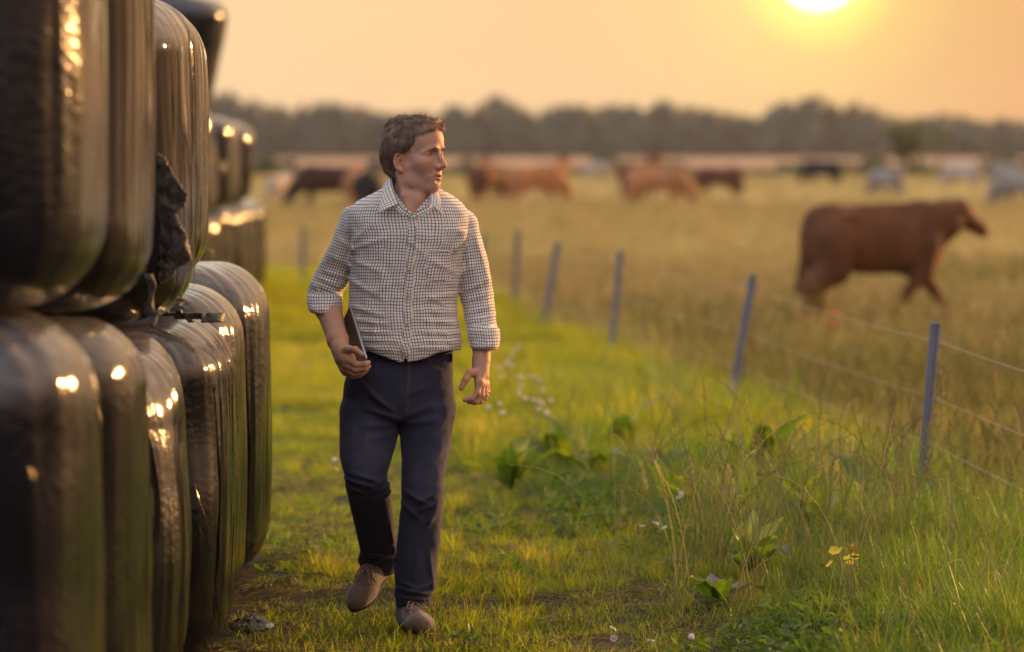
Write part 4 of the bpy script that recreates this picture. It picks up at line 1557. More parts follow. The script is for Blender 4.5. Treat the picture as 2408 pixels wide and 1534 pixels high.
def build_body():
    mb = MB()
    # head and neck, fine
    lo = HC + np.array([-.17, -.16, -.30])

    def fn(P):
        L = (P - HC.astype(np.float32)) @ HR.astype(np.float32)
        d = head_field(L)
        d = smin(d, neck_field(P), .02)
        return d + .0006 * fbm(L[..., 0] * 60, L[..., 1] * 60, L[..., 2] * 60, 2)
    V, Q = nets(field(fn, lo, HC + np.array([.17, .17, .14]), .0021), lo, .0021)
    V = relax(V, Q, 2, .5)
    l = (V - HC) @ HR
    A = np.abs(l[:, 0])
    tone = np.ones((len(V), 3))

    def paint(w, c):
        nonlocal tone
        w = np.clip(w, 0, 1)[:, None]
        tone = tone * (1 - w + w * np.array(c))
    g = lambda c, r: np.exp(-(((A - c[0]) / r[0]) ** 2 + ((l[:, 1] - c[1]) / r[1]) ** 2 + ((l[:, 2] - c[2]) / r[2]) ** 2))
    paint(g((.045, .07, -.035), (.022, .03, .022)) * .4, (1.12, .82, .78))            # ruddy cheek
    paint(g((0, .12, -.042), (.016, .02, .014)) * .5, (1.12, .80, .76))               # nose
    paint(g((.0775, -.016, -.03), (.02, .03, .045)) * .7, (1.15, .80, .74))           # ears
    paint(np.exp(-((l[:, 2] + .095) / .032) ** 2) * (l[:, 1] > .0) * .6, (.82, .82, .86))    # shaven beard
    lip = np.exp(-((A) / .020) ** 4 - ((l[:, 2] + .0805) / .0095) ** 2 * 1.0) * (l[:, 1] > .082)
    paint(lip * .75, (.95, .62, .62))
    eye = g((.0315, .086, -.001), (.018, .02, .011))
    paint(eye * .55, (.80, .68, .68))
    mouth = np.exp(-((l[:, 2] + .080) / .0028) ** 2 - (A / .017) ** 4) * (l[:, 1] < .0965) * (l[:, 1] > .075)
    paint(mouth, (.32, .2, .2))
    mb.add(V, Q, tone)
    # trunk and upper arms under the clothes, coarse
    lo = np.array([-.72, 13.2, .98])
    P = grid(lo, (-.02, 13.62, 1.47), .016)
    T = rows([(470, 880, 1060, 13.42, .07), (520, 842, 1090, 13.42, .095), (600, 845, 1070, 13.42, .10), (700, 850, 1060, 13.42, .10), (800, 850, 1055, 13.42, .10), (850, 850, 1050, 13.42, .10)])
    d = sections(P, T)
    d = smax(d, P[..., 2] - 1.45, .03)
    d = smin(d, chain(P, [at(848, 525, 13.45), at(760, 672, 13.5), at(784, 735, 13.47)], (.034, .030, .024), .01), .03)
    d = smin(d, chain(P, [at(1080, 530, 13.45), at(1125, 675, 13.47), at(1138, 800, 13.42)], (.034, .028, .020), .01), .03)
    V, Q = nets(d, lo, .016)
    mb.add(V, Q, np.ones((len(V), 3)))
    # forearm and hand with the tablet (his right)
    for which in (0, 1):
        if which == 0:
            el, wr = at(766, 705, 13.485), at(801, 822, 13.25)
            lo, hi = (-.72, 13.08, .86), (-.46, 13.56, 1.22)
        else:
            el, wr = at(1137, 770, 13.425), at(1130, 868, 13.355)
            lo, hi = (-.20, 13.22, .74), (-.04, 13.52, 1.12)
        ax = (wr - el) / np.linalg.norm(wr - el)
        if which == 0:
            F = [  # fingers closing under the tablet's edge
                ([at(820, 846, 13.185), at(838, 858, 13.155), at(858, 857, 13.150), at(866, 853, 13.168)], (.0135, .0118, .0105, .0088)),
                ([at(816, 858, 13.195), at(836, 869, 13.160), at(858, 867, 13.155), at(867, 862, 13.175)], (.0135, .0118, .0105, .0088)),
                ([at(814, 868, 13.210), at(832, 878, 13.175), at(852, 876, 13.168), at(862, 871, 13.185)], (.0130, .0112, .0100, .0084)),
                ([at(814, 876, 13.228), at(828, 884, 13.195), at(844, 883, 13.188), at(853, 879, 13.20)], (.0115, .0100, .0090, .0075)),
                ([at(806, 832, 13.225), at(818, 822, 13.185), at(835, 823, 13.150), at(850, 833, 13.142)], (.0165, .0145, .0118, .0095)),
            ]
        else:
            F = [
                ([at(1127, 899, 13.317), at(1122, 924, 13.305), at(1109, 938, 13.297), at(1093, 941, 13.295)], (.0125, .0108, .0095, .0078)),
                ([at(1133, 902, 13.335), at(1132, 930, 13.323), at(1119, 945, 13.313), at(1103, 946, 13.311)], (.0128, .0110, .0098, .0080)),
                ([at(1139, 903, 13.353), at(1141, 929, 13.345), at(1130, 944, 13.335), at(1115, 948, 13.331)], (.0122, .0105, .0093, .0078)),
                ([at(1142, 902, 13.370), at(1147, 922, 13.367), at(1140, 937, 13.357), at(1127, 943, 13.353)], (.0108, .0092, .0083, .0070)),
                ([at(1122, 876, 13.340), at(1105, 878, 13.310), at(1095, 893, 13.295), at(1085, 913, 13.291)], (.0165, .0140, .0118, .0095)),
            ]

        def fn(P):
            d = chain(P, [el - ax * .02, el + ax * .045, wr - ax * .05, wr], (.044, .0465, .034, .0275), .02) if which == 0 else chain(P, [el - ax * .00, el + ax * .06, wr - ax * .03, wr], (.034, .0355, .0275, .026), .02)
            if which == 0:
                mid = at(812, 846, 13.22)
                d = smin(d, chain(P, [wr, at(806, 843, 13.235), at(812, 866, 13.225)], (.027, .027, .022), .01), .018)
                d = smin(d, chain(P, [wr, at(818, 846, 13.20), at(826, 862, 13.195)], (.026, .026, .022), .01), .015)
            else:
                # the back of the hand turned outwards, knuckles to the right, thumb to the front
                d = smin(d, chain(P, [wr, at(1128, 883, 13.340), at(1127, 900, 13.320)], (.023, .021, .016), .01), .014)
                d = smin(d, chain(P, [wr, at(1136, 884, 13.360), at(1140, 902, 13.370)], (.022, .019, .014), .01), .014)
            fd = None
            for k, (pts, rs) in enumerate(F):
                e = chain(P, pts, rs, .0035)
                # knuckles
                for q, rr in zip(pts[1:-1], rs[1:-1]):
                    e = smin(e, np.linalg.norm(P - np.asarray(q, np.float32), axis=-1) - rr * 1.06, .003)
                fd = e if fd is None else smin(fd, e, .0018)
            d = smin(d, fd, .008)
            for (pts, rs) in F[:4]:
                d = smin(d, np.linalg.norm(P - np.asarray(pts[0], np.float32), axis=-1) - rs[0] * 1.12, .008)
            d = d + .0005 * fbm(P[..., 0] * 90, P[..., 1] * 90, P[..., 2] * 90, 2)
            return smax(d, P[..., 2] - at(0, 716 if which == 0 else 796, 13.42)[2], .004)
        V, Q = nets(field(fn, lo, hi, .0023), lo, .0023)
        V = relax(V, Q, 1, .35)
        tone = np.ones((len(V), 3)) * np.array([.97, .93, .90])
        for k, (pts, rs) in enumerate(F):
            for q in pts[:-1]:
                w = np.exp(-(np.linalg.norm(V - q, axis=1) / .013) ** 2)[:, None] * .35
                tone = tone * (1 - w + w * np.array([1.05, .78, .72]))
            tip, prev = pts[-1], pts[-2]
            dv = (tip - prev) / np.linalg.norm(tip - prev)
            nb = tip + dv * rs[-1] * .35 + np.array([0, -.9, .45]) * rs[-1] * .8
            w = np.exp(-(np.linalg.norm(V - nb, axis=1) / .0055) ** 4)[:, None] * .8
            tone = tone * (1 - w + w * np.array([1.15, 1.35, 1.4]))
        mb.add(V, Q, tone)
    return mb.build('body', M_SKIN, man, col=True, world=True)


body = build_body()

# eyes and teeth
def eye_mat():
    m, t, b = new_mat('eye')
    co = N(t, 'ShaderNodeTexCoord')
    s = N(t, 'ShaderNodeSeparateXYZ')
    t.links.new(co.outputs['Object'], s.inputs[0])
    f = math_node(t, 'MULTIPLY', s.outputs[1], 1 / .0124)
    c = ramp(t, f, [(0.0, (0.48, 0.40, 0.36)), (0.86, (0.48, 0.40, 0.36)), (0.875, (0.05, 0.06, 0.07)), (0.955, (0.12, 0.15, 0.18)), (0.965, (0.008, 0.008, 0.008)), (1.0, (0.008, 0.008, 0.008))])
    t.links.new(c, b.inputs['Base Color'])
    b.inputs['Roughness'].default_value = 0.12
    return m


M_EYE = eye_mat()
_V3, _F3 = ico(3)
for s in (-1, 1):
    me = mesh_np('eyeball', _V3 * .0124, _F3, True, M_EYE)
    o = link('eyeball', me, body)
    p = HC + HR @ np.array([s * .0315, .0738, -.001])
    o.location = Vector(p) - man.location
    o.rotation_euler = (math.radians(-2), 0, -(math.pi - PSI) + math.radians(-6))
mb = MB()
tv = []
for k in range(-4, 5):
    a = k * .16
    c = HC + HR @ np.array([math.sin(a) * .024, .062 + math.cos(a) * .0265, -.0785])
    mb.box(c, (.0022, .0015, .0035))
mb.build('teeth', M_LIP, body, world=True)


# ---- hair: a cap and the strands that grow from it
HL = np.array([(-.13, .12), (-.100, -.052), (-.085, -.046), (-.060, -.038), (-.040, -.036), (-.022, -.032), (-.010, -.024), (.0, -.006), (.008, .014), (.02, .026), (.035, .036), (.05, .043), (.062, .050), (.072, .066), (.080, .084), (.095, .112), (.13, .13)])


def hair_limit(z):
    return np.interp(z, HL[1:, 0], HL[1:, 1])


def build_hair():
    lo = HC + np.array([-.16, -.16, -.12])

    def fn(P):
        L = (P - HC.astype(np.float32)) @ HR.astype(np.float32)
        d = ell(L, (0, -.014, .038), (.0775, .108, .084))
        d = smin(d, ell(L, (0, -.045, .005), (.070, .078, .075)), .03)
        d = smin(d, ell(L, (0, .048, .045), (.058, .047, .056)), .03)
        d = smin(d, cone(L, (0, -.062, -.02), (0, -.052, -.085), .052, .048), .03)
        z, f = L[..., 2], L[..., 1]
        lim = hair_limit(z) + .004 * noise3(L[..., 0] * 160, z * 90, f * 0)
        inside = lim - f
        # above the ear only, behind it lower down
        low = z + .098 - .02 * np.clip(-f - .05, 0, .05) / .05
        th = .0065 + .002 * sst(.07, .12, z) + .006 * sst(.02, .09, -f) + .004 * sst(.05, .09, f) * sst(.07, .09, z)
        edge_ = np.clip(np.minimum(inside, low) / .020, 0, 1)
        d = d - th * edge_ ** .6
        strandy = noise3(L[..., 0] * 210, f * 45, z * 45) * sst(.05, .09, z) + noise3(L[..., 0] * 60, f * 190 + z * 40, z * 35) * (1 - sst(.05, .09, z))
        d = d - .0020 * strandy - .0034 * noise3(L[..., 0] * 75, f * 32, z * 36)
        d = np.maximum(d, -np.minimum(inside, low))
        return d
    V, Q = nets(field(fn, lo, HC + np.array([.16, .16, .15]), .0028, k=2.2), lo, .0028)
    V = relax(V, Q, 1, .3)
    l = (V - HC) @ HR
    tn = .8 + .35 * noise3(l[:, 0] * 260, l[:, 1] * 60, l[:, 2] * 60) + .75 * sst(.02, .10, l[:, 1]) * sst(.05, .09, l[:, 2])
    hb = MB()
    hb.add(V, Q, np.stack([tn, tn * 1.0, tn * 1.02], -1))
    # strands
    r = np.random.default_rng(5)
    e1 = V[Q[:, 1]] - V[Q[:, 0]]
    e2 = V[Q[:, 3]] - V[Q[:, 0]]
    nrm = np.cross(e1, e2)
    nrm /= np.linalg.norm(nrm, axis=1)[:, None] + 1e-12
    fc = V[Q].mean(1)
    lc = (fc - HC) @ HR
    out = ((lc - np.array([0, -.014, .03])) * (nrm @ HR)).sum(1)
    nrm[out < 0] *= -1
    ok = (np.linalg.norm((lc - np.array([0, -.014, .038])) / np.array([.0775, .108, .084]), axis=1) > .99) & (lc[:, 1] < hair_limit(lc[:, 2]) - .001)
    idx = r.choice(np.nonzero(ok)[0], 26000)
    c, n, lcc = fc[idx], nrm[idx], lc[idx]
    nl = n @ HR
    top = sst(.07, .10, lcc[:, 2])[:, None]
    back = sst(.02, .08, -lcc[:, 1])[:, None]
    flow = top * np.stack([-.35 * np.ones(len(c)) + .2 * np.sign(lcc[:, 0]), .9 - 1.2 * (lcc[:, 1] < -.06), 0.15 + 0 * lcc[:, 0]], -1)
    flow = flow + (1 - top) * np.stack([0 * lcc[:, 0], -.35 + .3 * back[:, 0], -1.0 + 0 * lcc[:, 0]], -1)
    wav_ = np.stack([noise3(lcc[:, 0] * 55 + q * 9, lcc[:, 1] * 55, lcc[:, 2] * 55) for q in range(3)], -1)
    flow = flow + wav_ * (.45 + .5 * top) + r.normal(0, .12, flow.shape)
    flow = flow - (flow * nl).sum(1)[:, None] * nl
    flow /= np.linalg.norm(flow, axis=1)[:, None] + 1e-9
    ln = (r.uniform(.014, .028, len(c)) * (1 + .25 * top[:, 0]))[:, None]
    lift = (r.uniform(.02, .18, len(c)) * (.8 + 1.5 * top[:, 0]) + .5 * (r.uniform(0, 1, len(c)) < .05))[:, None]
    fl = flow @ HR.T
    side = np.cross(n, fl)
    w = r.uniform(.0003, .0007, len(c))[:, None]
    p0 = c - n * .001
    p1 = p0 + fl * ln * .5 + n * ln * lift * .6
    p2 = p0 + fl * ln - n * .0 + n * ln * lift * (.6 - .3)
    Vs = np.stack([p0 - side * w, p0 + side * w, p1 + side * w * .8, p1 - side * w * .8, p2], 1)
    m = len(c)
    o = (np.arange(m) * 5)[:, None]
    clump_ = 1 + .45 * noise3(lcc[:, 0] * 90, lcc[:, 1] * 70, lcc[:, 2] * 60)[:, None]
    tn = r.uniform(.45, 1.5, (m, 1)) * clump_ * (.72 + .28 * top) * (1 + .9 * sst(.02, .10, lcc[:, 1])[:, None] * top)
    cc_ = np.repeat((tn * np.array([[1, .98, .97]]))[:, None, :], 5, 1).reshape(-1, 3)
    n0 = hb.n
    hb.add(Vs.reshape(-1, 3), o + np.array([[0, 1, 2, 3]]), cc_)
    hb.T.append(o + np.array([[3, 2, 4]]) + n0)
    # eyebrows
    bV, bT, bC = [], [], []
    return hb


hb = build_hair()
hb.build('hair', M_HAIR, man, col=True, world=True)
from mathutils.bvhtree import BVHTree


def bvh_of(o):
    me = o.data
    off = root_loc(o)
    return BVHTree.FromPolygons([v.co + off for v in me.vertices], [p.vertices[:] for p in me.polygons])


BV_BODY = bvh_of(body)
eb = MB()
r = np.random.default_rng(3)
for s in (-1, 1):
    for k in range(170):
        t_ = r.uniform()
        x = .010 + .040 * t_
        zc = .0125 + .0065 * math.sin(t_ * 2.6) - .006 * t_ ** 3
        zz = zc + r.normal(0, .0013 * (1.15 - .6 * t_))
        o_ = HC + HR @ np.array([s * x, .20, zz])
        hit = BV_BODY.ray_cast(Vector(o_), Vector(HR @ np.array([-s * .12 * t_, -1, 0])).normalized())
        if hit[0] is None:
            continue
        c = np.array(hit[0])
        dl = np.array([s * (1.0), -.25 - .5 * t_, .55 - .9 * t_]) + r.normal(0, .22, 3)
        dl /= np.linalg.norm(dl)
        d_ = HR @ dl
        nn = np.array(hit[1])
        L = r.uniform(.005, .009)
        sd = np.cross(d_, nn)
        sd /= np.linalg.norm(sd) + 1e-9
        wv = .00035
        c = c + nn * .0004
        tn = r.uniform(.55, 1.1)
        eb.add([c - sd * wv, c + sd * wv, c + d_ * L * .6 + nn * .0015 + sd * wv, c + d_ * L * .6 + nn * .0015 - sd * wv], [[0, 1, 2, 3]], np.array([tn, tn * .95, tn * .9]))
eb.build('eyebrow', M_HAIR, man, col=True, world=True)


# ---- folds drawn as ridges in the plane of the garment's front
def ridges(P, L, Y):
    """each (u1, v1, u2, v2, width px, height mm): a soft fold along that line"""
    x, z = P[..., 0], P[..., 2]
    k = FPX / Y
    U = CU + x * k
    Vv = HZ - (z - CAMZ) * k
    d = np.zeros(x.shape, np.float32)
    for u1, v1, u2, v2, w, h in L:
        m = (U > min(u1, u2) - 3 * w) & (U < max(u1, u2) + 3 * w) & (Vv > min(v1, v2) - 3 * w) & (Vv < max(v1, v2) + 3 * w)
        if not m.any():
            continue
        uu, vv = U[m], Vv[m]
        a = np.array([u2 - u1, v2 - v1], float)
        n2 = a @ a
        t_ = np.clip(((uu - u1) * a[0] + (vv - v1) * a[1]) / n2, 0, 1)
        w = w * .78
        dd = np.hypot(uu - u1 - a[0] * t_, vv - v1 - a[1] * t_)
        fall = np.sin(np.pi * np.clip(.12 + .76 * t_, 0, 1))
        d[m] += (h * .001 * fall * np.exp(-(dd / w) ** 2)).astype(np.float32)
    return d


# ---- shirt
YS = 13.42
T_TORSO = rows([(418, 930, 998, 13.45, .040), (428, 922, 1006, 13.45, .055), (438, 908, 1022, 13.45, .068), (448, 890, 1042, 13.45, .080), (458, 872, 1062, 13.445, .090), (470, 848, 1078, 13.44, .100),
                (485, 824, 1094, 13.435, .108), (505, 814, 1104, 13.43, .116), (540, 820, 1106, 13.42, .124), (600, 826, 1092, YS, .128), (650, 822, 1083, YS, .128), (700, 821, 1074, YS, .130),
                (745, 821, 1075, YS, .136), (785, 824, 1081, YS, .142), (808, 832, 1084, YS, .150), (822, 843, 1082, YS, .150), (834, 850, 1076, YS, .146), (858, 856, 1066, YS, .142), (872, 856, 1066, YS, .138)])
T_SR = rows([(484, 812, 842, 13.45, .045), (500, 803, 850, 13.45, .056), (525, 795, 850, 13.45, .064), (560, 781, 842, 13.46, .066), (600, 762, 834, 13.47, .066), (640, 741, 826, 13.49, .066), (668, 727, 820, 13.49, .066),
             (690, 722, 808, 13.49, .064), (712, 722, 805, 13.47, .062)])
T_CR = rows([(686, 728, 800, 13.48, .052), (696, 721, 806, 13.475, .063), (712, 721, 805, 13.455, .074), (728, 724, 802, 13.435, .074), (739, 730, 795, 13.43, .066)])
T_SL = rows([(492, 1072, 1104, 13.45, .045), (508, 1066, 1117, 13.45, .056), (540, 1068, 1127, 13.45, .064), (590, 1072, 1142, 13.455, .064), (640, 1074, 1152, 13.46, .063), (690, 1080, 1160, 13.465, .060), (735, 1090, 1166, 13.45, .057), (775, 1098, 1171, 13.42, .054)])
T_CL = rows([(762, 1104, 1166, 13.42, .050), (774, 1099, 1176, 13.41, .060), (795, 1102, 1177, 13.40, .063), (815, 1107, 1173, 13.395, .062), (829, 1113, 1166, 13.395, .054)])
T_TORSO, T_SR, T_SL = smooth_table(T_TORSO, 90), smooth_table(T_SR), smooth_table(T_SL)
FOLDS = [  # (u1, v1, u2, v2, width, height)
    (828, 585, 905, 560, 7, 5), (824, 610, 900, 640, 8, 5), (830, 570, 880, 520, 7, 4), (822, 660, 900, 700, 9, 5), (820, 720, 905, 742, 8, 6), (822, 750, 915, 762, 7, 7), (826, 776, 920, 782, 6, 7), (838, 798, 940, 800, 6, 6),
    (850, 815, 930, 822, 6, 5), (1070, 640, 1010, 610, 8, 4), (1075, 690, 1000, 705, 9, 5), (1078, 735, 985, 730, 8, 5), (1082, 762, 990, 752, 7, 6), (1085, 786, 980, 778, 7, 6), (1080, 805, 985, 800, 6, 6), (1060, 818, 970, 816, 6, 5),
    (1092, 560, 1060, 600, 7, 5), (1100, 545, 1050, 540, 7, 3), (960, 560, 1000, 600, 9, 3), (1000, 690, 1050, 720, 7, 4), (870, 690, 930, 660, 10, 3), (900, 600, 895, 700, 10, 3), (1040, 560, 1045, 660, 10, 3), (930, 740, 925, 800, 9, 4),
    (1010, 745, 1015, 800, 9, 4), (890, 745, 872, 800, 8, 4), (1050, 770, 1060, 815, 7, 4),
    # right sleeve (left in the picture)
    (806, 520, 780, 640, 7, 4), (835, 545, 812, 640, 6, 5), (760, 640, 815, 655, 7, 7), (745, 655, 800, 680, 6, 8), (740, 672, 790, 692, 5, 7), (770, 600, 822, 628, 7, 5), (790, 560, 830, 590, 7, 4), (730, 668, 748, 690, 5, 5),
    # left sleeve
    (1118, 560, 1150, 660, 6, 4), (1095, 570, 1110, 660, 7, 4), (1082, 690, 1150, 660, 7, 6), (1086, 712, 1155, 690, 6, 6), (1095, 740, 1160, 720, 6, 6), (1100, 760, 1165, 742, 6, 6), (1120, 640, 1140, 740, 7, 5), (1080, 650, 1120, 620, 7, 4),
    # cuffs
    (728, 700, 800, 704, 4, 3), (728, 716, 800, 722, 4, -4), (740, 690, 760, 735, 4, 3), (780, 690, 790, 735, 4, 3), (1104, 780, 1170, 776, 4, 3), (1104, 800, 1172, 796, 4, -4), (1112, 818, 1165, 812, 4, 3), (1135, 770, 1150, 825, 4, 4)]


def shirt_fields(P):
    ft = sections(P, T_TORSO, 2.25)
    zt = T_TORSO[-1][0]
    ft = smax(ft, P[..., 2] - zt, .01)
    fr = sections(P, T_SR, 2.1)
    zr = at(0, 484, 13.45)[2]
    fr = smax(fr, P[..., 2] - zr, .02)
    fr = smax(fr, at(0, 712, 13.47)[2] - P[..., 2], .008)
    fl = sections(P, T_SL, 2.1)
    fl = smax(fl, P[..., 2] - at(0, 492, 13.45)[2], .02)
    fl = smax(fl, at(0, 775, 13.42)[2] - P[..., 2], .008)
    return ft, fr, fl


def tilt_cap(P, cr, ztop, zbot):
    return smax(smax(cr, P[..., 2] - ztop, .008), zbot - P[..., 2], .008)


def build_shirt():
    h = .0048
    lo = np.array([-.745, 13.24, .905])

    def fn(P):
        ft, fr, fl = shirt_fields(P)
        cr = tilt_cap(P, sections(P, T_CR, 2.1) - 0, at(0, 686, 13.48)[2], at(0, 738, 13.445)[2])
        cl = tilt_cap(P, sections(P, T_CL, 2.1) - 0, at(0, 762, 13.42)[2], at(0, 829, 13.385)[2])
        d = smin(ft, fr, .012)
        d = smin(d, fl, .012)
        d = np.minimum(d, np.minimum(cr, cl))
        x, y, z = P[..., 0], P[..., 1], P[..., 2]
        # seams where the sleeves join
        seam = np.exp(-((ft - fr) / .006) ** 2) + np.exp(-((ft - fl) / .006) ** 2)
        d = d + .0025 * np.where(z > at(0, 600, 13.42)[2], seam, 0)
        # soft crumple, finer and stronger low on the body, and the drawn folds
        low = sst(at(0, 600, YS)[2], at(0, 820, YS)[2], z) if False else 1 - sst(at(0, 820, YS)[2], at(0, 640, YS)[2], z)
        d = d - (.0024 + .0030 * low) * fbm(x * 17, y * 10 + 3, z * 15 + .9 * np.sin(x * 22), 2)
        d = d - .0017 * noise3(x * 34, y * 20, z * 38 + 12 * x)
        d = d - 1.15 * ridges(P, FOLDS, 13.33) * (y < 13.50)
        # placket, yoke seam, pocket
        k = FPX / 13.30
        U, Vv = CU + x * k, HZ - (z - CAMZ) * k
        uc = np.interp(Vv, [500, 530, 600, 700, 780, 830, 856], [972, 969, 966, 962, 957, 953, 951])
        front = y < 13.42
        d = d - .0034 * (sst(-9.5, -8.0, U - uc) * (1 - sst(9.5, 11.0, U - uc))) * front
        pk = sst(1003, 1005, U) * (1 - sst(1058, 1060, U)) * sst(586, 588, Vv) * (1 - sst(664, 666, Vv + .25 * np.abs(U - 1031)))
        d = d - .0024 * pk * front
        # bottom edge: two tails with a notch between them
        vh = np.interp(U, [800, 845, 868, 905, 940, 949, 953, 958, 965, 1000, 1030, 1060, 1075, 1095], [838, 832, 828, 840, 853, 852, 837, 852, 852, 843, 830, 826, 828, 824])
        vh = np.where(front, vh, 828)
        zh = CAMZ - (vh - HZ) / k
        d = np.maximum(d, (zh - z) * .8)
        # opening at the neck: round the neck and a V in front
        nk = cone(P, (-.354, 13.435, 1.43), (-.350, 13.42, 1.60), .069, .074)
        d = smax(d, -nk, .006)
        vv = np.maximum(np.maximum((U - 971) * .62 - (506 - Vv) * .50, (971 - U) * .62 - (506 - Vv) * .50), Vv - 508) / k
        vv = np.maximum(vv, y - 13.44)
        d = smax(d, -vv, .004)
        return d
    V, Q = nets(field(fn, lo, (-.01, 13.60, 1.60), h, k=2.5), lo, h)
    V = relax(V, Q, 1, .4)
    c = V[Q].mean(1)
    f3 = shirt_fields(c.astype(np.float32))
    crc = sections(c.astype(np.float32), T_CR, 2.1)
    clc = sections(c.astype(np.float32), T_CL, 2.1)
    k_ = np.argmin(np.stack([f3[0], f3[1], f3[2]]), 0)
    zc = c[:, 2]
    cuffR = (np.abs(crc) < .010) & (zc < at(0, 688, 13.47)[2]) & (c[:, 0] < at(812, 700, 13.42)[0])
    cuffL = (np.abs(clc) < .010) & (zc < at(0, 764, 13.42)[2]) & (c[:, 0] > at(1092, 800, 13.42)[0])
    k_ = np.where(cuffR, 3, np.where(cuffL, 4, k_))
    Pq = V[Q]                                                # faces x 4 x 3
    uv = np.zeros((len(Q), 4, 2))

    def wrap(T, sl, Rr, lean=0.0, shift=0.0):
        T = np.array(sorted(T.tolist() if hasattr(T, 'tolist') else T))
        p = Pq[sl]
        cx, cy, a, b = (np.interp(p[..., 2], T[:, 0], T[:, q]) for q in (1, 2, 3, 4))
        th = np.arctan2((p[..., 0] - cx) / a, -(p[..., 1] - cy) / b)
        # keep each face on one side of the seam at the back
        th = np.where(th - th[:, :1] > math.pi, th - 2 * math.pi, th)
        th = np.where(th - th[:, :1] < -math.pi, th + 2 * math.pi, th)
        arc = np.sqrt(1 + lean * lean)
        uv[sl, :, 0] = th * Rr + shift
        uv[sl, :, 1] = p[..., 2] * arc + lean * (p[..., 0] - cx) * .6
    wrap(T_TORSO, k_ == 0, .205)
    wrap(T_SR, k_ == 1, .070, .50, .3)
    wrap(T_SL, k_ == 2, .070, -.25, .5)
    wrap(T_CR, k_ == 3, .066, 0, .8)
    wrap(T_CL, k_ == 4, .062, 0, .9)
    wv = .0030 * noise3(Pq[..., 0] * 16, Pq[..., 1] * 8, Pq[..., 2] * 20) + .0012 * noise3(Pq[..., 0] * 45, Pq[..., 1] * 20, Pq[..., 2] * 45)
    wv2 = .0030 * noise3(Pq[..., 0] * 14 + 9, Pq[..., 1] * 8, Pq[..., 2] * 18) + .0014 * noise3(Pq[..., 0] * 45 + 9, Pq[..., 1] * 20, Pq[..., 2] * 45)
    k_px = FPX / 13.30
    Uc, Vc = CU + c[:, 0] * k_px, HZ - (c[:, 2] - CAMZ) * k_px
    ucf = np.interp(Vc, [500, 530, 600, 700, 780, 830, 856], [972, 969, 966, 962, 957, 953, 951])
    fr_ = (k_ == 0) & (c[:, 1] < 13.42)
    uv[fr_ & (np.abs(Uc - ucf) < 9), :, :] += np.array([.0050, .0040])
    uv[fr_ & (Uc > 1004) & (Uc < 1059) & (Vc > 588) & (Vc < 664 - .25 * np.abs(Uc - 1031)), :, :] += np.array([.0030, .0052])
    uv[..., 0] += wv
    uv[..., 1] += wv2
    return V, Q, uv.reshape(-1, 2), k_


sV, sQ, sUV, sK = build_shirt()
cuff = (sK >= 3)


def submesh(V, Q, uv, m):
    q = Q[m]
    ids, inv = np.unique(q, return_inverse=True)
    return V[ids], inv.reshape(-1, 4), uv.reshape(-1, 4, 2)[m].reshape(-1, 2)


v_, q_, u_ = submesh(sV, sQ, sUV, ~cuff)
shirt = wpart('shirt', v_, q_, M_SHIRT, man, uv=u_)
for kk in (3, 4):
    v_, q_, u_ = submesh(sV, sQ, sUV, sK == kk)
    wpart('rolled_cuff', v_, q_, M_SHIRT, shirt, uv=u_)
BV_SHIRT = BVHTree.FromPolygons([Vector(v) for v in sV], [tuple(int(i) for i in q) for q in sQ])


def on_surface(bv, u, v, lift=0.0, Y=13.0):
    c = Vector((0, 0, CAMZ))
    d = (W(u, v, Y) - c).normalized()
    h = bv.ray_cast(c, d)
    if h[0] is None:
        return None, None
    n = h[1]
    if n.dot(d) > 0:
        n = -n
    return h[0] + n * lift, n


# buttons
for u, v in ((974, 513), (967, 574), (963, 637), (959, 698), (955, 766), (951, 823 + 8)):
    p, n = on_surface(BV_SHIRT, u, v)
    if p is None:
        continue
    mb = MB()
    q = Vector((0, -1, 0)).rotation_difference(n) if False else n.to_track_quat('Z', 'Y')
    R_ = np.array(q.to_matrix())
    ring = []
    for rr, zz in ((.0060, 0), (.0060, .0018), (.0050, .0026), (.0036, .0018), (.0001, .0016)):
        ring.append([(rr * math.cos(a), rr * math.sin(a), zz) for a in np.arange(14) * 2 * math.pi / 14])
    Vb = np.array(ring).reshape(-1, 3) @ R_.T + np.array(p)
    Fb = [[a * 14 + b, a * 14 + (b + 1) % 14, (a + 1) * 14 + (b + 1) % 14, (a + 1) * 14 + b] for a in range(4) for b in range(14)]
    wpart('button', Vb, np.array(Fb), M_BUTTON, shirt)
pocket_rim = MB()
pts = []
for u in np.linspace(1004, 1058, 16):
    p, n = on_surface(BV_SHIRT, u, 588 + (u - 1004) * .06, .0012)
    if p is not None:
        pts.append(p)
pocket_rim.tube(pts, .0016, 5)
pr = pocket_rim
v_ = np.vstack(pr.V)
wpart('pocket_hem', v_, [np.vstack(pr.Q), np.vstack(pr.T)], M_SHIRT, shirt, uv=np.zeros((sum(f.size for f in pr.Q) + sum(f.size for f in pr.T), 2)) + .006)


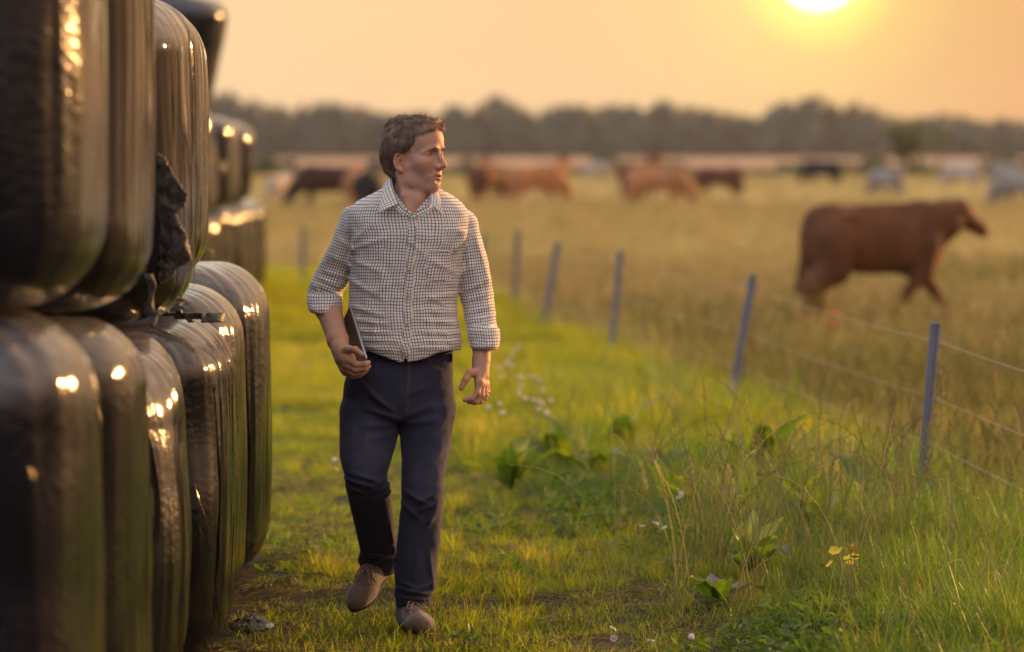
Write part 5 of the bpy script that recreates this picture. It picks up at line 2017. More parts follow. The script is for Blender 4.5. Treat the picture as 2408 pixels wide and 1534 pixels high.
# collar: fold line and free edge, from his right front round the back to his left front
def loft(name, A, B, mid, parent, mat, thick=.0026, n=46, m=9, us=1.0):
    """surface from curve A to curve B bulging by mid, with real thickness"""
    A, B = np.array(A, float), np.array(B, float)
    t0 = np.linspace(0, 1, len(A))
    tt = np.linspace(0, 1, n)

    def cr(C):
        z = t0
        mm = np.gradient(C, z, axis=0)
        k = np.clip(np.searchsorted(z, tt, side='right') - 1, 0, len(z) - 2)
        hh = (z[k + 1] - z[k])[:, None]
        s = ((tt - z[k])[:, None]) / hh
        return (2 * s ** 3 - 3 * s ** 2 + 1) * C[k] + (s ** 3 - 2 * s ** 2 + s) * hh * mm[k] + (-2 * s ** 3 + 3 * s ** 2) * C[k + 1] + (s ** 3 - s ** 2) * hh * mm[k + 1]
    a, b = cr(A), cr(B)
    cen = np.array([-.352, 13.43, 1.5])
    s = np.linspace(0, 1, m)[None, :, None]
    Pm = a[:, None, :] * (1 - s) + b[:, None, :] * s
    out = Pm - cen
    out[..., 2] = 0
    out /= np.linalg.norm(out, axis=-1)[..., None] + 1e-9
    Pm = Pm + out * (mid * np.sin(np.pi * np.clip(s * .9 + .0, 0, 1)) ** .7)
    du = np.gradient(Pm, axis=0)
    dv = np.gradient(Pm, axis=1)
    nn = np.cross(du, dv)
    nn /= np.linalg.norm(nn, axis=-1)[..., None] + 1e-9
    sg = np.sign((nn * out).sum(-1).mean())
    nn = nn * sg
    O, I = Pm + nn * thick / 2, Pm - nn * thick / 2
    N_ = n * m
    V = np.vstack([O.reshape(-1, 3), I.reshape(-1, 3)])
    i, j = np.meshgrid(np.arange(n - 1), np.arange(m - 1), indexing='ij')
    F = np.stack([i * m + j, (i + 1) * m + j, (i + 1) * m + j + 1, i * m + j + 1], -1).reshape(-1, 4)
    bd = [(k * m, (k + 1) * m) for k in range(n - 1)] + [((k + 1) * m + m - 1, k * m + m - 1) for k in range(n - 1)] + [(k + 1, k) for k in range(m - 1)] + [((n - 1) * m + k, (n - 1) * m + k + 1) for k in range(m - 1)]
    S = np.array([[p, q, q + N_, p + N_] for p, q in bd])
    L = np.concatenate([[0], np.cumsum(np.linalg.norm(np.diff(b, axis=0), axis=1))])
    W_ = np.linalg.norm(b - a, axis=1)
    UV = np.stack([np.repeat(L[:, None], m, 1) * us, s[0, :, 0][None, :] * W_[:, None]], -1).reshape(-1, 2)
    UV = np.vstack([UV, UV])
    allF = np.vstack([F, F[:, ::-1] + N_, S])
    return wpart(name, V, allF, mat, parent, uv=UV[allF.ravel()])


fa = [at(938, 479, 13.300), at(927, 452, 13.330), at(921, 430, 13.370), at(922, 414, 13.42), at(934, 405, 13.48), at(962, 403, 13.515), at(992, 412, 13.49), at(1006, 432, 13.43), at(1010, 452, 13.365), at(1012, 466, 13.325), at(1012, 480, 13.300)]
fb = [at(892, 501, 13.275), at(896, 472, 13.315), at(902, 450, 13.365), at(904, 438, 13.43), at(922, 432, 13.53), at(964, 430, 13.56), at(1008, 436, 13.52), at(1026, 448, 13.43), at(1034, 464, 13.355), at(1037, 482, 13.305), at(1041, 505, 13.270)]
loft('collar', fa, fb, .006, shirt, M_SHIRT, n=70)
# the band that carries the collar
sa = [at(969, 504, 13.268), at(950, 492, 13.283), at(939, 480, 13.303), at(928, 453, 13.333), at(922, 431, 13.373), at(923, 416, 13.42), at(935, 407, 13.478), at(962, 405, 13.51), at(991, 414, 13.485), at(1005, 434, 13.43), at(1009, 453, 13.365), at(1011, 480, 13.303), at(996, 490, 13.285), at(977, 500, 13.268)]
sb = [at(966, 512, 13.272), at(942, 500, 13.285), at(930, 488, 13.303), at(918, 466, 13.335), at(912, 448, 13.375), at(912, 436, 13.42), at(930, 430, 13.49), at(962, 428, 13.52), at(996, 434, 13.49), at(1012, 446, 13.43), at(1017, 466, 13.36), at(1017, 490, 13.303), at(1002, 500, 13.285), at(982, 510, 13.272)]
loft('collar_band', sa, sb, .0, shirt, M_SHIRT, n=70, m=6)


# ---- jeans
T_HIP = rows([(808, 846, 1062, 13.43, .108), (830, 834, 1066, 13.43, .112), (850, 826, 1066, 13.425, .120), (890, 812, 1066, 13.41, .130), (930, 806, 1068, 13.405, .136), (965, 803, 1068, 13.40, .132), (1000, 801, 1068, 13.40, .120), (1030, 806, 1060, 13.40, .10)])
T_LR = rows([(940, 803, 938, 13.40, .112), (965, 800, 938, 13.39, .110), (1010, 799, 937, 13.36, .104), (1060, 799, 927, 13.31, .095), (1095, 803, 917, 13.27, .088), (1118, 810, 911, 13.255, .084), (1136, 813, 912, 13.26, .080), (1152, 814, 917, 13.28, .080), (1168, 818, 919, 13.31, .078),
             (1215, 829, 926, 13.39, .071), (1265, 840, 933, 13.48, .068), (1300, 846, 937, 13.55, .070), (1318, 841, 937, 13.58, .072), (1332, 848, 934, 13.605, .070), (1362, 853, 926, 13.64, .066)])
T_LL = rows([(940, 940, 1072, 13.40, .112), (965, 938, 1071, 13.39, .110), (1010, 940, 1064, 13.365, .104), (1060, 943, 1057, 13.33, .094), (1100, 944, 1049, 13.29, .086), (1135, 943, 1044, 13.26, .080), (1160, 944, 1043, 13.25, .078), (1180, 944, 1042, 13.245, .078), (1200, 941, 1040, 13.24, .073),
             (1250, 936, 1036, 13.235, .070), (1310, 930, 1030, 13.23, .069), (1355, 927, 1026, 13.225, .071), (1380, 929, 1025, 13.22, .071), (1398, 927, 1018, 13.215, .068), (1412, 931, 1017, 13.21, .067), (1432, 933, 1009, 13.20, .064)])
T_HIP, T_LR, T_LL = smooth_table(T_HIP), smooth_table(T_LR, 90), smooth_table(T_LL, 90)
JF = [  # folds
    (935, 985, 860, 960, 8, 7), (930, 1000, 850, 1000, 9, 6), (925, 965, 870, 925, 8, 6), (900, 950, 850, 900, 8, 5), (940, 985, 1010, 955, 9, 5), (945, 1000, 1030, 985, 9, 5), (955, 935, 1000, 905, 8, 4), (930, 1020, 860, 1035, 9, 4),
    (820, 1105, 900, 1130, 7, 5), (812, 1122, 880, 1140, 6, 8), (815, 1140, 860, 1158, 6, 8), (905, 1120, 870, 1150, 6, 8), (918, 1135, 880, 1160, 6, 9), (919, 1155, 880, 1172, 6, 8), (830, 1165, 900, 1172, 6, 5),
    (850, 1230, 900, 1200, 9, 4), (860, 1290, 920, 1250, 8, 4), (845, 1318, 925, 1332, 5, 7), (850, 1305, 900, 1300, 5, 4), (930, 1310, 870, 1340, 5, 5), (915, 1240, 925, 1320, 6, 5),
    (950, 1150, 1010, 1180, 7, 6), (1042, 1150, 980, 1175, 7, 7), (1040, 1175, 975, 1200, 6, 7), (945, 1178, 990, 1215, 6, 6), (1035, 1200, 990, 1230, 7, 5), (1000, 1250, 1030, 1180, 8, 4), (1010, 1290, 1022, 1380, 7, 5), (985, 1280, 975, 1360, 9, 3),
    (935, 1375, 1015, 1392, 5, 8), (940, 1398, 1010, 1402, 4, 7), (1022, 1365, 960, 1385, 5, 7), (1012, 1412, 950, 1410, 4, 5), (938, 1360, 980, 1375, 5, 5), (1000, 1100, 1040, 1060, 8, 4), (1010, 1040, 1050, 980, 8, 3), (850, 1050, 880, 980, 12, 3)]


def build_jeans():
    h = .0050
    lo = np.array([-.66, 13.02, .02])

    def fn(P):
        x, y, z = P[..., 0], P[..., 1], P[..., 2]
        hip = smax(smax(sections(P, T_HIP, 2.3), z - at(0, 812, 13.4)[2], .01), at(0, 985, 13.4)[2] - z, .02)
        ztop = at(0, 940, 13.4)[2]

        def leg(T, zb_front, tilt):
            d = sections(P, T, 2.25)
            d = smax(d, z - ztop, .03)
            return smax(d, (zb_front - z) + tilt, .004)
        ur = CU + x * FPX / 13.6
        lr = leg(T_LR, at(0, 1352, 13.6)[2], .10 * (y - 13.6))
        ll = leg(T_LL, at(0, 1428, 13.2)[2], -.12 * (y - 13.2) + .0)
        # the trailing leg's hem: open rim dips at the middle
        d = smin(hip, smin(lr, ll, .004), .012)
        d = d - .0016 * fbm(x * 18, y * 14, z * 20, 2) - .0012 * noise3(x * 45, y * 30, z * 45)
        d = d - 2.1 * ridges(P, JF, 13.3) * np.where(z < at(0, 1300, 13.3)[2], 1.0, y < 13.45)
        k = FPX / 13.27
        U, Vv = CU + x * k, HZ - (z - CAMZ) * k
        front = y < 13.40
        # fly and pocket opening
        fly = sst(951, 953, U) * (1 - sst(962, 964, U)) * (Vv > 845) * (Vv < 980)
        d = d - .0015 * fly * front
        fl2 = np.exp(-((U - (937 + 0 * Vv)) / 2.0) ** 2) * (Vv > 850) * (Vv < 985)
        d = d + .0016 * fl2 * front
        pu = 1004 + 62 * np.clip((Vv - 828) / 45, 0, 1) ** 2.2
        pkt = np.exp(-(((U - 1004) / 62) ** 2 + ((828 - Vv) / 45) ** 2 - 1) ** 2 / .006) * (U > 1004) * (Vv > 828)
        d = d + .0022 * pkt * front
        return d
    V, Q = nets(field(fn, lo, (-.15, 13.78, 1.0), h, k=2.5), lo, h)
    V = relax(V, Q, 1, .4)
    k = FPX / 13.27
    U, Vv = CU + V[:, 0] * k, HZ - (V[:, 2] - CAMZ) * k
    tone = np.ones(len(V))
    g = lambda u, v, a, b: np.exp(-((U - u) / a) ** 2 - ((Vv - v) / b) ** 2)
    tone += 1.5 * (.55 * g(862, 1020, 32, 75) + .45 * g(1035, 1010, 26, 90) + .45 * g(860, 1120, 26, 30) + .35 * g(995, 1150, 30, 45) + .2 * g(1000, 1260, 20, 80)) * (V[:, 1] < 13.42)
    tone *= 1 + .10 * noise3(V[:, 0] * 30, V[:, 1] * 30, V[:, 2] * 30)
    return V, Q, np.repeat(tone[:, None], 3, 1)


jV, jQ, jC = build_jeans()
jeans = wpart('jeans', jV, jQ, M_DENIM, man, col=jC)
BV_JEANS = BVHTree.FromPolygons([Vector(v) for v in jV], [tuple(int(i) for i in q) for q in jQ])


def stitch(name, pts, parent=None, rad=.0009, lift=.0012):
    P_ = []
    for u, v in pts:
        p, n = on_surface(BV_JEANS, u, v, lift)
        if p is not None:
            P_.append(p)
    if len(P_) > 2:
        mb = MB()
        mb.tube(P_, rad, 5)
        o = mb.build(name, M_THREAD, jeans, world=False)
        o.location = -Vector(man.location)
        return o


def arcpts(c, a, b, t0, t1, n=18):
    return [(c[0] + a * math.cos(t), c[1] + b * math.sin(t)) for t in np.linspace(t0, t1, n)]


stitch('pocket_stitching', [(1006, 830), (1008, 842), (1014, 854), (1024, 864), (1038, 869), (1052, 870), (1066, 866)])
stitch('pocket_stitching', [(1003, 830), (1005, 844), (1012, 857), (1023, 868), (1038, 873), (1052, 874), (1066, 871)])
stitch('fly_stitching', [(964, 852), (963, 880), (963, 910), (962, 940), (959, 960), (952, 972)])
stitch('fly_stitching', [(960, 852), (959, 880), (959, 910), (958, 938), (955, 955)])
stitch('pocket_stitching', [(880, 838), (872, 846), (866, 856), (862, 866)])
stitch('hem_stitching', [(858, 1342), (875, 1347), (895, 1349), (915, 1346), (928, 1340)], rad=.0007)
stitch('hem_stitching', [(936, 1418), (955, 1421), (975, 1422), (995, 1420), (1008, 1417)], rad=.0007)
stitch('side_seam', [(1066, 880), (1067, 930), (1066, 980), (1061, 1020)], rad=.0012)
for u, v in ((992, 842), (884, 836), (1058, 838)):
    p0, n0 = on_surface(BV_JEANS, u, v - 6, .003)
    p1, n1 = on_surface(BV_JEANS, u + 1, v + 14, .002)
    if p0 is None or p1 is None:
        continue
    mb = MB()
    mb.tube([p0, p0.lerp(p1, .5) + n0 * .003, p1], .0055, 8)
    o = mb.build('belt_loop', M_DENIM, jeans)
    o.location = -Vector(man.location)
    a = o.data.color_attributes.new('tone', 'FLOAT_COLOR', 'POINT')
    a.data.foreach_set('color', np.ones(len(o.data.vertices) * 4, np.float32))


# ---- shoes: ankle-high suede lace-ups
def shoe(heel, toe, up, name='shoe'):
    """heel, toe: world points of the sole's ends"""
    heel, toe = np.array(heel, float), np.array(toe, float)
    X = toe - heel
    Ls = np.linalg.norm(X)
    X /= Ls
    Z = np.array(up, float)
    Z -= X * (Z @ X)
    Z /= np.linalg.norm(Z)
    Yv = np.cross(Z, X)
    R_ = np.stack([X, Yv, Z], 1)
    s = Ls / .295
    h = .0032
    lo = (-.02, -.065, -.01)
    P = grid(lo, (.31, .065, .16), h)
    x, y, z = P[..., 0], P[..., 1], P[..., 2]
    d = ell(P, (.060, 0, .042), (.060, .036, .046))
    d = smin(d, ell(P, (.135, 0, .034), (.090, .038, .044)), .03)
    d = smin(d, ell(P, (.212, .002, .028), (.082, .051, .038)), .03)
    d = smin(d, cone(P, (.068, 0, .06), (.062, 0, .135), .040, .042), .03)
    d = smin(d, cone(P, (.10, 0, .085), (.16, 0, .052), .030, .028), .03)
    d = np.maximum(d, .013 - z)
    d = np.maximum(d, z - .128)
    d = d + .0018 * np.exp(-((x - .165 - .3 * np.abs(y)) / .0025) ** 2) * (z > .03)
    d = d - .0018 * fbm(x * 30, y * 30, z * 30, 2)
    V, Q = nets(d, lo, h)
    V = relax(V, Q, 1, .4)
    tw = lambda V: (np.asarray(V) * s) @ R_.T + heel
    up_ = wpart(name, tw(V), Q, M_SUEDE, man)
    # sole with a welt
    th = np.linspace(0, 2 * math.pi, 60, endpoint=False)
    px = .145 + .149 * np.sign(np.cos(th)) * np.abs(np.cos(th)) ** .8
    wd = np.interp(px, [-.01, .05, .12, .20, .25, .30], [.032, .038, .039, .053, .050, .030])
    py = wd * np.sign(np.sin(th)) * np.abs(np.sin(th)) ** .75
    rings = []
    for zz, g in ((-.001, .93), (.001, .99), (.011, 1.0), (.0145, .985), (.0150, .9)):
        rings.append(np.stack([.145 + (px - .145) * g, py * g, np.full(60, zz)], -1))
    Vs = np.array(rings).reshape(-1, 3)
    Fs = [[a * 60 + b, a * 60 + (b + 1) % 60, (a + 1) * 60 + (b + 1) % 60, (a + 1) * 60 + b] for a in range(4) for b in range(60)]
    Vs = np.vstack([Vs, [[.145, 0, -.001], [.145, 0, .015]]])
    Ft = [[300, (b + 1) % 60, b] for b in range(60)] + [[301, 240 + b, 240 + (b + 1) % 60] for b in range(60)]
    wpart('sole', tw(Vs), [np.array(Fs), np.array(Ft)], M_SOLE, up_)
    bv = BVHTree.FromPolygons([Vector(v) for v in V], [tuple(int(i) for i in q) for q in Q])

    def surf(px_, py_, lift=.0016):
        hh = bv.ray_cast(Vector((px_, py_, .3)), Vector((0, 0, -1)))
        return hh[0] + hh[1] * lift if hh[0] is not None else Vector((px_, py_, .06))
    lc = MB()
    for k, xx in enumerate((.132, .150)):
        lc.tube([tw(surf(xx + .004 * abs(t_), t_ * .020, .0026)) for t_ in np.linspace(-1, 1, 9)], .0019, 6)
    for sgn in (-1, 1):
        lc.tube([tw(surf(.142, .002 * sgn, .004)), tw(surf(.148, .016 * sgn, .012)), tw(surf(.170, .030 * sgn, .008)), tw(surf(.182, .026 * sgn, .006)), tw(surf(.165, .010 * sgn, .005)), tw(surf(.144, 0, .005))], .0028, 6)
        lc.tube([tw(surf(.144, 0, .004)), tw(surf(.160, .014 * sgn, .004)), tw(surf(.182, .018 * sgn, .003)), tw(surf(.200, .030 * sgn, .002))], .0025, 6)
    o = lc.build('laces', M_LACE, up_, world=False)
    o.location = -Vector(man.location)
    fl = MB()
    for sgn in (-1, 1):
        fl.tube([tw(surf(xx, sgn * yy, .0006)) for xx, yy in ((.150, .012), (.135, .022), (.112, .030), (.095, .036))], .0012, 5)
    fl.build('seam', M_SOLE, up_).location = -Vector(man.location)
    return up_


toe_r, toe_l = at(829, 1442, 13.44), at(1001, 1489, 13.01)
heel_r = toe_r + np.array([.112, .235, .135])
heel_l = np.array([toe_l[0] - .085, 13.285, .012])
toe_l[2] = .012
shoe(heel_r, toe_r, (-.10, -.50, 0.9))
shoe(heel_l, toe_l, (0.0, .0, 1.0))

# ring on the hanging hand
mb = MB()
rc_, rn = at(1140.5, 922, 13.348), (at(1141, 929, 13.345) - at(1139, 903, 13.353))
rn /= np.linalg.norm(rn)
a1 = np.cross(rn, [0, 1, 0])
a1 /= np.linalg.norm(a1)
a2 = np.cross(rn, a1)
mb.tube([rc_ + .0122 * (math.cos(a) * a1 + math.sin(a) * a2) for a in np.linspace(0, 2 * math.pi, 25)], .0016, 6, False)
mb.build('ring', M_GOLD, man, world=True)

# ---- the tablet under his arm
A_ = at(825, 719, 13.37)
u1 = np.array([.061, -.150, -.176])
Lg = np.linalg.norm(u1)
u1 /= Lg
u2 = np.array([-.042, .084, -.085])
u2 -= u1 * (u1 @ u2)
u2 /= np.linalg.norm(u2)
u3 = np.cross(u1, u2)
if u3[1] > 0:
    u3 = -u3
tab = thing('tablet', 'thin grey tablet in a brownish cover held under his forearm in his hand', 'tablet', tuple(A_ + u1 * .12 + u2 * .07))
TLn, TWd, TTh = .240, .125, .0085


def rslab(l0, l1, w0, w1, t0_, t1_, rad, mat, name):
    pts = []
    for cx, cy, a0 in ((l1 - rad, w1 - rad, 0), (l0 + rad, w1 - rad, 90), (l0 + rad, w0 + rad, 180), (l1 - rad, w0 + rad, 270)):
        for a in np.linspace(a0, a0 + 90, 7):
            pts.append((cx + rad * math.cos(math.radians(a)), cy + rad * math.sin(math.radians(a))))
    pts = np.array(pts)
    n = len(pts)
    c = pts.mean(0)
    R = []
    for tt_, g in ((t0_, .0014), (t0_ + .0014, 0), (t1_ - .0014, 0), (t1_, .0014)):
        q = pts - (pts - c) / np.linalg.norm(pts - c, axis=1)[:, None] * g
        R.append(A_ + q[:, :1] * u1 + q[:, 1:] * u2 + tt_ * u3)
    V = np.vstack(R + [[A_ + c[0] * u1 + c[1] * u2 + t0_ * u3], [A_ + c[0] * u1 + c[1] * u2 + t1_ * u3]])
    F = [[a * n + b, a * n + (b + 1) % n, (a + 1) * n + (b + 1) % n, (a + 1) * n + b] for a in range(3) for b in range(n)]
    T = [[4 * n, (b + 1) % n, b] for b in range(n)] + [[4 * n + 1, 3 * n + b, 3 * n + (b + 1) % n] for b in range(n)]
    o = wpart(name, V, [np.array(F), np.array(T)], mat, tab)
    for p in o.data.polygons:
        p.use_smooth = False
    return o


rslab(0, TLn, 0, TWd, -.004, .0035, .012, plain('tablet_metal', (0.42, 0.42, 0.46), 0.35, 0.5, metal=.8), 'tablet_body')
rslab(.002, TLn - .002, .002, TWd, .0036, .0062, .012, plain('tablet_cover', (0.10, 0.062, 0.045), 0.5, 0.4), 'cover')

# ------------------------------------------------------------------ grass, weeds and flowers
M_SHORT = leaf_mat('short_grass', (0.125, 0.165, 0.016), (0.235, 0.25, 0.028), trans=0.5, rough=0.45, tmul=(1.7, 1.8, 0.6), dry=((0.30, 0.20, 0.09), 0.04))
M_TALL = leaf_mat('verge_grass', (0.085, 0.14, 0.015), (0.18, 0.22, 0.024), trans=0.5, rough=0.4, spec=0.35, tmul=(1.7, 1.9, 0.6), dry=((0.26, 0.19, 0.08), 0.10))
M_GREEN = leaf_mat('lush_grass', (0.16, 0.175, 0.016), (0.28, 0.25, 0.024), trans=0.55, tmul=(1.8, 2.0, 0.6), dry=((0.30, 0.24, 0.08), 0.06))
M_DRY = leaf_mat('pasture_grass', (0.37, 0.35, 0.17), (0.51, 0.44, 0.26), trans=0.5, tmul=(1.45, 1.4, 1.0), dry=((0.32, 0.31, 0.11), 0.2))
M_MID = leaf_mat('olive_grass', (0.15, 0.17, 0.035), (0.27, 0.25, 0.08), trans=0.5, tmul=(1.6, 1.6, 0.7), dry=((0.28, 0.2, 0.09), 0.2))
M_SEED = leaf_mat('seed_heads', (0.22, 0.22, 0.07), (0.40, 0.35, 0.14), trans=0.35, tmul=(1.5, 1.3, 0.8))
M_DOCK = leaf_mat('dock_leaf', (0.085, 0.125, 0.02), (0.14, 0.17, 0.026), trans=0.5, rough=0.4, spec=0.4, tmul=(1.8, 2.0, 0.5))
M_DOCKDRY = leaf_mat('withered_leaf', (0.13, 0.10, 0.08), (0.17, 0.13, 0.09), trans=0.2)
M_CLOVER = leaf_mat('low_weed_leaf', (0.07, 0.11, 0.02), (0.12, 0.15, 0.025), trans=0.4, rough=0.45, tmul=(1.6, 2.0, 0.6))
M_PETAL = plain('white_petal', (0.75, 0.72, 0.70), 0.6)
M_YEL = plain('yellow_petal', (0.75, 0.50, 0.02), 0.5)
M_PINK = plain('clover_bloom', (0.72, 0.56, 0.46), 0.9, 0.1)


def blades(n, h0, h1, rad, w, bend, seed, seg=3, lean=0.25, toned=0.35):
    r = np.random.default_rng(seed)
    a = r.uniform(0, 2 * math.pi, n)
    rr = rad * np.sqrt(r.uniform(0, 1, n))
    base = np.stack([np.cos(a) * rr, np.sin(a) * rr, np.full(n, -.01)], -1)
    h = r.uniform(h0, h1, n) * (1 - 0.35 * (rr / rad) ** 2)
    da = a + r.normal(0, 1.1, n)
    d = np.stack([np.cos(da), np.sin(da), np.zeros(n)], -1)
    side = np.stack([-np.sin(da), np.cos(da), np.zeros(n)], -1)
    tw = r.uniform(-1.2, 1.2, n)[:, None]
    side = side * np.cos(tw) + d * np.sin(tw)
    b = bend * r.uniform(0.2, 1.3, n)
    ln = lean * r.uniform(0, 1.2, n)
    ws = w * r.uniform(0.6, 1.4, n)
    V, C = [], []
    tn = r.uniform(1 - toned, 1 + toned, n)
    hue = r.uniform(-.12, .12, n)
    for k in range(seg + 1):
        t = k / seg
        p = base + d * ((ln * t + b * t * t) * h)[:, None]
        z = h * (t - 0.45 * b * t ** 3)
        p = p + np.array([0, 0, 1.0]) * z[:, None]
        wk = (ws * (1 - t) ** 0.7 * (1 - 0.25 * (t == 0)))[:, None] * 0.5
        if k == seg:
            V.append(p[:, None, :])
        else:
            V.append(np.stack([p - side * wk, p + side * wk], 1))
    P = np.concatenate(V, 1)
    m = P.shape[1]
    o = (np.arange(n) * m)[:, None]
    Q = np.concatenate([o + np.array([[2 * k, 2 * k + 1, 2 * k + 3, 2 * k + 2]]) for k in range(seg - 1)], 0)
    T = o + np.array([[2 * (seg - 1), 2 * (seg - 1) + 1, m - 1]])
    col = np.repeat(np.stack([tn * (1 + hue), tn, tn * (1 - hue)], -1)[:, None, :], m, 1).reshape(-1, 3)
    return P.reshape(-1, 3), Q, T, col


def clump(specs, mat, name, extra=None):
    mb = MB()
    for s in specs:
        P, Q, T, c = blades(**s)
        n0 = mb.n
        mb.add(P, Q, c)
        mb.T.append(T + n0)
    if extra:
        extra(mb)
    me = mb.build(name, mat, col=True, link_it=False, smooth=False)
    return me


def spikes(mb, n, h0, h1, seed, rad=0.05, heads=True, sz=1.0):
    """flowering stems with alternate spikelets"""
    r = np.random.default_rng(seed)
    for k in range(n):
        a, rr = r.uniform(0, 6.28), rad * r.uniform(0, 1)
        h = r.uniform(h0, h1)
        da = r.uniform(0, 6.28)
        d = np.array([math.cos(da), math.sin(da), 0])
        b = r.uniform(0.05, 0.5) if r.uniform() < .8 else r.uniform(.6, 1.0)
        base = np.array([math.cos(a) * rr, math.sin(a) * rr, 0])
        t = np.linspace(0, 1, 9)
        C = base + d * ((0.12 * t + b * .55 * t ** 2.5) * h)[:, None] + np.array([0, 0, 1.0]) * (h * (t - .28 * b * t ** 4))[:, None]
        tn = r.uniform(.75, 1.25)
        mb.tube(C, np.linspace(.0014, .0007, 9) * sz, 4, False, np.array([tn, tn, tn]))
        ns = int(13 * r.uniform(.7, 1.3))
        T = np.diff(C, axis=0)
        for q in range(ns):
            f = 0.64 + 0.36 * q / ns
            i = min(int(f * 8), 7)
            p = C[i] + (C[i + 1] - C[i]) * (f * 8 - i)
            tv = T[i] / np.linalg.norm(T[i])
            sd = np.cross(tv, [math.cos(k), math.sin(k), 0.2])
            sd /= np.linalg.norm(sd)
            sd = sd * (1 if q % 2 else -1)
            L = .013 * (1 - .4 * q / ns) * sz * r.uniform(.8, 1.2)
            e = p + tv * L + sd * L * .38
            nn = np.cross(tv, sd)
            w = .0022 * sz
            mb.add([p, (p + e) / 2 + nn * w, e, (p + e) / 2 - nn * w, (p + e) / 2 + sd * w, (p + e) / 2 - sd * w * .6],
                   [[0, 1, 4], [1, 2, 4], [2, 3, 4], [3, 0, 4], [0, 5, 1], [1, 5, 2], [2, 5, 3], [3, 5, 0]], np.array([tn * 1.1, tn, tn * .9]))


S_SHORT = [clump([dict(n=46, h0=.015, h1=.05, rad=.085, w=.0032, bend=.7, seed=s), dict(n=8, h0=.03, h1=.085, rad=.07, w=.003, bend=.6, seed=s + 50)], M_SHORT, 'short_grass_clump') for s in range(6)]
S_TUFT = [clump([dict(n=46, h0=.08, h1=.20, rad=.05, w=.0045, bend=.55, seed=100 + s)], M_GREEN, 'grass_tuft') for s in range(4)]
S_TALL = [clump([dict(n=44, h0=.12, h1=.34, rad=.10, w=.0048, bend=.8, seed=200 + s, seg=4), dict(n=10, h0=.2, h1=.42, rad=.08, w=.0042, bend=.5, seed=240 + s, seg=4)], M_TALL, 'verge_grass_clump') for s in range(6)]
S_SEED = [clump([dict(n=5, h0=.2, h1=.4, rad=.05, w=.003, bend=.5, seed=300 + s, seg=4)], M_SEED, 'seeding_grass_clump', lambda mb, s=s: spikes(mb, 6, .38, .78, 310 + s, .09, sz=1.35)) for s in range(6)]
S_LUSH = [clump([dict(n=60, h0=.10, h1=.36, rad=.16, w=.009, bend=.6, seed=400 + s)], M_GREEN, 'lush_grass_clump') for s in range(4)]
S_DRY = [clump([dict(n=70, h0=.14, h1=.42, rad=.22, w=.008, bend=.5, seed=500 + s)], M_DRY, 'pasture_grass_clump', lambda mb, s=s: spikes(mb, 6, .35, .55, 510 + s, .2, sz=2.2)) for s in range(4)]
S_MID = [clump([dict(n=60, h0=.08, h1=.30, rad=.16, w=.006, bend=.6, seed=600 + s)], M_MID, 'olive_grass_clump', lambda mb, s=s: spikes(mb, 2, .3, .5, 610 + s, .12, sz=1.4)) for s in range(4)]

ED = np.array([(9, .75), (12, .72), (13, .72), (14.5, .78), (16.7, .48), (18.8, -.02), (22, -.18), (25, -.28), (30, -.35), (60, -.4)])
FN = np.array([(9, 2.45), (12.8, 2.23), (18, 1.98), (24.7, 1.5), (34, .95), (40, .4), (47.5, .08), (52, -.36), (54, -2.8), (60, -8)])


def edge(y):
    return np.interp(y, ED[:, 0], ED[:, 1])


def fence_x(y):
    return np.interp(y, FN[:, 0], FN[:, 1])


def spots(y0, y1, dens, seed, margin=1.3, keep=None):
    r = np.random.default_rng(seed)
    hw1 = 0.1333 * y1 * margin + .4
    n = int((y1 - y0) * 2 * hw1 * dens)
    y = r.uniform(y0, y1, n)
    x = r.uniform(-hw1, hw1, n)
    m = np.abs(x) < 0.1333 * y * margin + .4
    # nothing grows under the bales
    m &= ~((x < -.93) & (y < 15.65)) & ~((x < -3.35) & (y > 40) & (y < 52.7))
    x, y = x[m], y[m]
    if keep is not None:
        k = keep(x, y, r)
        x, y = x[k], y[k]
    return x, y, r


def put(name, x, y, r, srcs, s0, s1, sh=None, lean=.12, dz=0.0, zf=1.0):
    n = len(x)
    s = r.uniform(s0, s1, n)
    if sh is not None:
        s = s * sh
    z = G(x, y) + dz
    near = (np.abs(x) < 8) & (y > 7) & (y < 31)
    z = z + np.where(near, 0.02 * fbm(x * 3, y * 3, 0 * x + 2), 0) - .004
    rot = np.stack([r.normal(0, lean, n), r.normal(0, lean, n), r.uniform(0, 6.28, n)], -1)
    o = scatter(name, np.stack([x, y, z], -1), rot, np.stack([s, s, s * zf * r.uniform(.8, 1.25, n)], -1), r.integers(0, len(srcs), n), srcs)
    return tag(o, kind='stuff')


def bare(x, y):
    return fbm(x * 2.6 + 4, y * 1.7, 0 * x + 1.5, 3)


# short turf of the path
def k_short(x, y, r):
    b = bare(x, y)
    path = np.exp(-((x - (.62 - (y - 13) * .075)) / .28) ** 2) * (y < 21)
    foot = np.exp(-((x + .80) / .16) ** 2) * (y < 15.5)
    p = np.where(b < -.34, .2, np.where(b < -.2, .65, 1.0)) * (1 - .35 * path) * (1 - .45 * foot)
    return (x < edge(y) + .25 + .12 * noise3(x * 3, y * 3, 5.0)) & (r.uniform(0, 1, len(x)) < p)


x, y, r = spots(10.4, 26, 230, 1, keep=k_short)
put('short_turf', x, y, r, S_SHORT, .8, 1.5, 1 + .5 * np.clip(fbm(x * 1.3, y * 1.3, 0 * x, 2), -.5, 1))


def k_tuft(x, y, r):
    g = fbm(x * 1.1 + 9, y * .8, 0 * x + 7, 2)
    return (x < edge(y) + .1) & (g > .12)


x, y, r = spots(10.6, 28, 34, 2, keep=k_tuft)
put('grass_tufts', x, y, r, S_TUFT, .45, 1.0)


